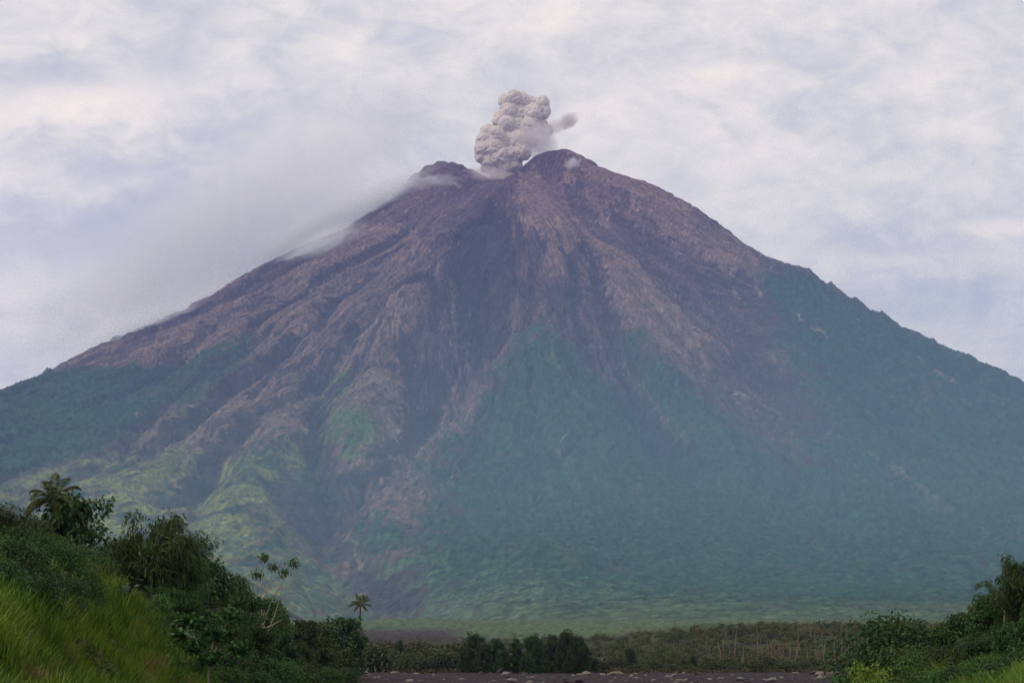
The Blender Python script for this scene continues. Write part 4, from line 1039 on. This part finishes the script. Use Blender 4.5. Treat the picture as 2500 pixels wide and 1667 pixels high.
pc = np.array([(.58, .52, .48)]) * (1 - c0) + np.array([(.74, .65, .56)]) * c0
me.vertices.foreach_set('co', P.astype(np.float32).ravel()); me.update()
me.polygons.foreach_set('use_smooth', np.ones(len(me.polygons), bool))
a_ = me.color_attributes.new('Col', 'FLOAT_COLOR', 'POINT'); cc = np.ones((n, 4), np.float32); cc[:, :3] = pc; a_.data.foreach_set('color', cc.ravel())
m, nt, out = new_mat('ash_billows')
b = N(nt, 'ShaderNodeBsdfPrincipled'); b.inputs['Roughness'].default_value = 1; b.inputs['Specular IOR Level'].default_value = 0
vc = N(nt, 'ShaderNodeVertexColor', layer_name='Col'); nt.links.new(vc.outputs[0], b.inputs['Base Color']); nt.links.new(b.outputs[0], out.inputs[0])
me.materials.clear(); me.materials.append(m); me.name = 'ash_plume'
tag(obj('ash_plume', me), 'dense grey brown ash plume billowing up out of the summit crater', 'ash plume')
cloud('ash_puff', 'small detached ash puff drifting to the right of the plume', 'ash puff', 1388, 295, 10600, 90, 60, 66, .06, (.93, .88, .84), 2.6, .44, .2, -30, 14, edge=1.1)


# ------------------------------------------------------------------ sky and light
SUN_EL, SUN_AZ = R(36), R(-118)      # azimuth from +Y (towards the volcano), negative = to the left
w = bpy.data.worlds.new('World'); sc.world = w; w.use_nodes = True
nt = w.node_tree; nt.nodes.clear()
out = nt.nodes.new('ShaderNodeOutputWorld'); bg = nt.nodes.new('ShaderNodeBackground')
sky = nt.nodes.new('ShaderNodeTexSky'); sky.sky_type = 'NISHITA'; sky.sun_disc = False
sky.sun_elevation = SUN_EL; sky.sun_rotation = SUN_AZ
sky.dust_density = 2.0
tc = nt.nodes.new('ShaderNodeTexCoord'); sep = nt.nodes.new('ShaderNodeSeparateXYZ'); nt.links.new(tc.outputs['Generated'], sep.inputs[0])
dx, dy, dz = sep.outputs
ay = math_n(nt, 'MAXIMUM', math_n(nt, 'ABSOLUTE', dy), .2)
u = math_n(nt, 'DIVIDE', dx, ay); v = math_n(nt, 'DIVIDE', dz, ay)
comb = nt.nodes.new('ShaderNodeCombineXYZ'); nt.links.new(u, comb.inputs[0]); nt.links.new(v, comb.inputs[1]); nt.links.new(dy, comb.inputs[2])
def wnoise(scx, scy, rot, detail, off, rough=.55, dist=.3):
    mp = nt.nodes.new('ShaderNodeMapping'); mp.inputs['Scale'].default_value = (scx, scy, .5); mp.inputs['Rotation'].default_value = (0, 0, R(rot)); mp.inputs['Location'].default_value = (off, off * .7, 0)
    nt.links.new(comb.outputs[0], mp.inputs[0])
    n = nt.nodes.new('ShaderNodeTexNoise'); n.inputs['Scale'].default_value = 1; n.inputs['Detail'].default_value = detail
    n.inputs['Roughness'].default_value = rough; n.inputs['Distortion'].default_value = dist
    nt.links.new(mp.outputs[0], n.inputs[0])
    return math_n(nt, 'SUBTRACT', n.outputs['Fac'], .5)
na = wnoise(11, 19, 12, 8, 3.1, .62, .6)
nb = wnoise(34, 54, -10, 7, 8.2, .62, .5)
nc_ = wnoise(4, 9, 5, 4, 5.5)
# bright and dark masses of cloud: photo px, size, tilt, lift
BL = [(620,600,420,150,-28,-.26),(300,570,300,75,-5,-.24),(220,640,260,60,0,-.08),(120,1000,260,120,0,-.10),(1050,330,160,40,0,.08),(650,420,300,35,-12,.16),(140,265,260,60,8,.30),(300,265,160,70,0,.22),(120,100,170,30,5,.25),(60,430,140,60,0,.20),(420,500,330,110,-10,-.12),(500,540,400,120,0,-.10),(40,490,60,30,0,-.22),
      (60,390,120,50,0,-.12),(100,190,150,60,5,-.10),(700,60,260,60,0,-.05),(800,110,120,30,0,.12),(1800,170,120,22,5,.22),(1950,200,100,25,0,.15),(2440,560,110,22,0,.45),(2150,635,130,22,0,.28),(2300,670,120,20,0,.22),
      (2080,560,110,45,-30,-.20),(2200,500,130,35,-25,-.14),(2390,710,25,40,0,-.22),(1560,180,70,30,-30,-.16),(920,90,40,20,20,-.20),(2250,180,160,30,10,.14),(60,830,160,60,0,-.16),(0,340,60,40,0,.15),
      (1000,450,300,60,0,.06),(350,450,180,30,10,.22),(250,640,160,50,0,.06),(560,430,120,25,0,.12),(1650,330,250,60,0,-.04)]
acc = None
for (bx, by, sx_, sy_, rot, amp) in BL:
    a0, b0 = ray(bx, by)
    du = math_n(nt, 'SUBTRACT', u, a0); dv = math_n(nt, 'SUBTRACT', v, b0)
    c_, s_ = math.cos(R(rot)), math.sin(R(rot))
    p1 = math_n(nt, 'ADD', math_n(nt, 'MULTIPLY', du, c_ * 4500 / sx_), math_n(nt, 'MULTIPLY', dv, s_ * 4500 / sx_))
    p2 = math_n(nt, 'ADD', math_n(nt, 'MULTIPLY', du, -s_ * 4500 / sy_), math_n(nt, 'MULTIPLY', dv, c_ * 4500 / sy_))
    p1 = math_n(nt, 'ADD', p1, math_n(nt, 'MULTIPLY', na, 1.6)); p2 = math_n(nt, 'ADD', p2, math_n(nt, 'MULTIPLY', nb, 2.2))
    e = math_n(nt, 'EXPONENT', math_n(nt, 'MULTIPLY', math_n(nt, 'ADD', math_n(nt, 'MULTIPLY', p1, p1), math_n(nt, 'MULTIPLY', p2, p2)), -1.0))
    e = math_n(nt, 'MULTIPLY', e, amp)
    acc = e if acc is None else math_n(nt, 'ADD', acc, e)
front = math_n(nt, 'GREATER_THAN', dy, 0)
acc = math_n(nt, 'MULTIPLY', acc, front)
tot = math_n(nt, 'ADD', acc, math_n(nt, 'ADD', math_n(nt, 'MULTIPLY', na, 1.05), math_n(nt, 'ADD', math_n(nt, 'MULTIPLY', nb, .85), math_n(nt, 'MULTIPLY', nc_, .5))))
ramp = nt.nodes.new('ShaderNodeValToRGB')
cr = ramp.color_ramp
K = 1.0
cr.elements[0].position = .0; cr.elements[0].color = (.66, .69, .73, 1)
cr.elements[1].position = 1.; cr.elements[1].color = (1.36, 1.20, .99, 1)
for pos, c in ((.3, (.83, .82, .80)), (.5, (1.00, .96, .87)), (.68, (1.14, 1.06, .93)), (.85, (1.24, 1.12, .96))):
    e = cr.elements.new(pos); e.color = (*c, 1)
nt.links.new(math_n(nt, 'ADD', tot, .47), ramp.inputs[0])
# warmer and darker near the horizon to the right side of the picture
mixc = nt.nodes.new('ShaderNodeMix'); mixc.data_type = 'RGBA'; mixc.blend_type = 'MIX'
mixc.inputs[0].default_value = .96
nt.links.new(sky.outputs[0], mixc.inputs[6])
scl = nt.nodes.new('ShaderNodeVectorMath'); scl.operation = 'SCALE'; scl.inputs['Scale'].default_value = 9.6
nt.links.new(ramp.outputs[0], scl.inputs[0]); nt.links.new(scl.outputs[0], mixc.inputs[7])
nt.links.new(mixc.outputs[2], bg.inputs[0]); bg.inputs[1].default_value = .1
nt.links.new(bg.outputs[0], out.inputs[0])

sun_d = bpy.data.lights.new('sun', 'SUN'); sun_d.energy = 1.4; sun_d.angle = R(12); sun_d.color = (1, .9, .78)
sun = bpy.data.objects.new('sun', sun_d); C.objects.link(sun)
sd = Vector((math.sin(SUN_AZ) * math.cos(SUN_EL), math.cos(SUN_AZ) * math.cos(SUN_EL), math.sin(SUN_EL)))
sun.rotation_euler = (-sd).to_track_quat('-Z', 'Y').to_euler()

sc.view_settings.view_transform = 'Standard'; sc.view_settings.look = 'None'
sc.view_settings.exposure = 0; sc.view_settings.gamma = 1
sc.render.engine = 'CYCLES'
sc.cycles.max_bounces = 6; sc.cycles.diffuse_bounces = 2; sc.cycles.glossy_bounces = 1; sc.cycles.transmission_bounces = 2
sc.cycles.transparent_max_bounces = 8; sc.cycles.volume_bounces = 4
sc.cycles.use_denoising = True; sc.cycles.denoising_prefilter = 'FAST'
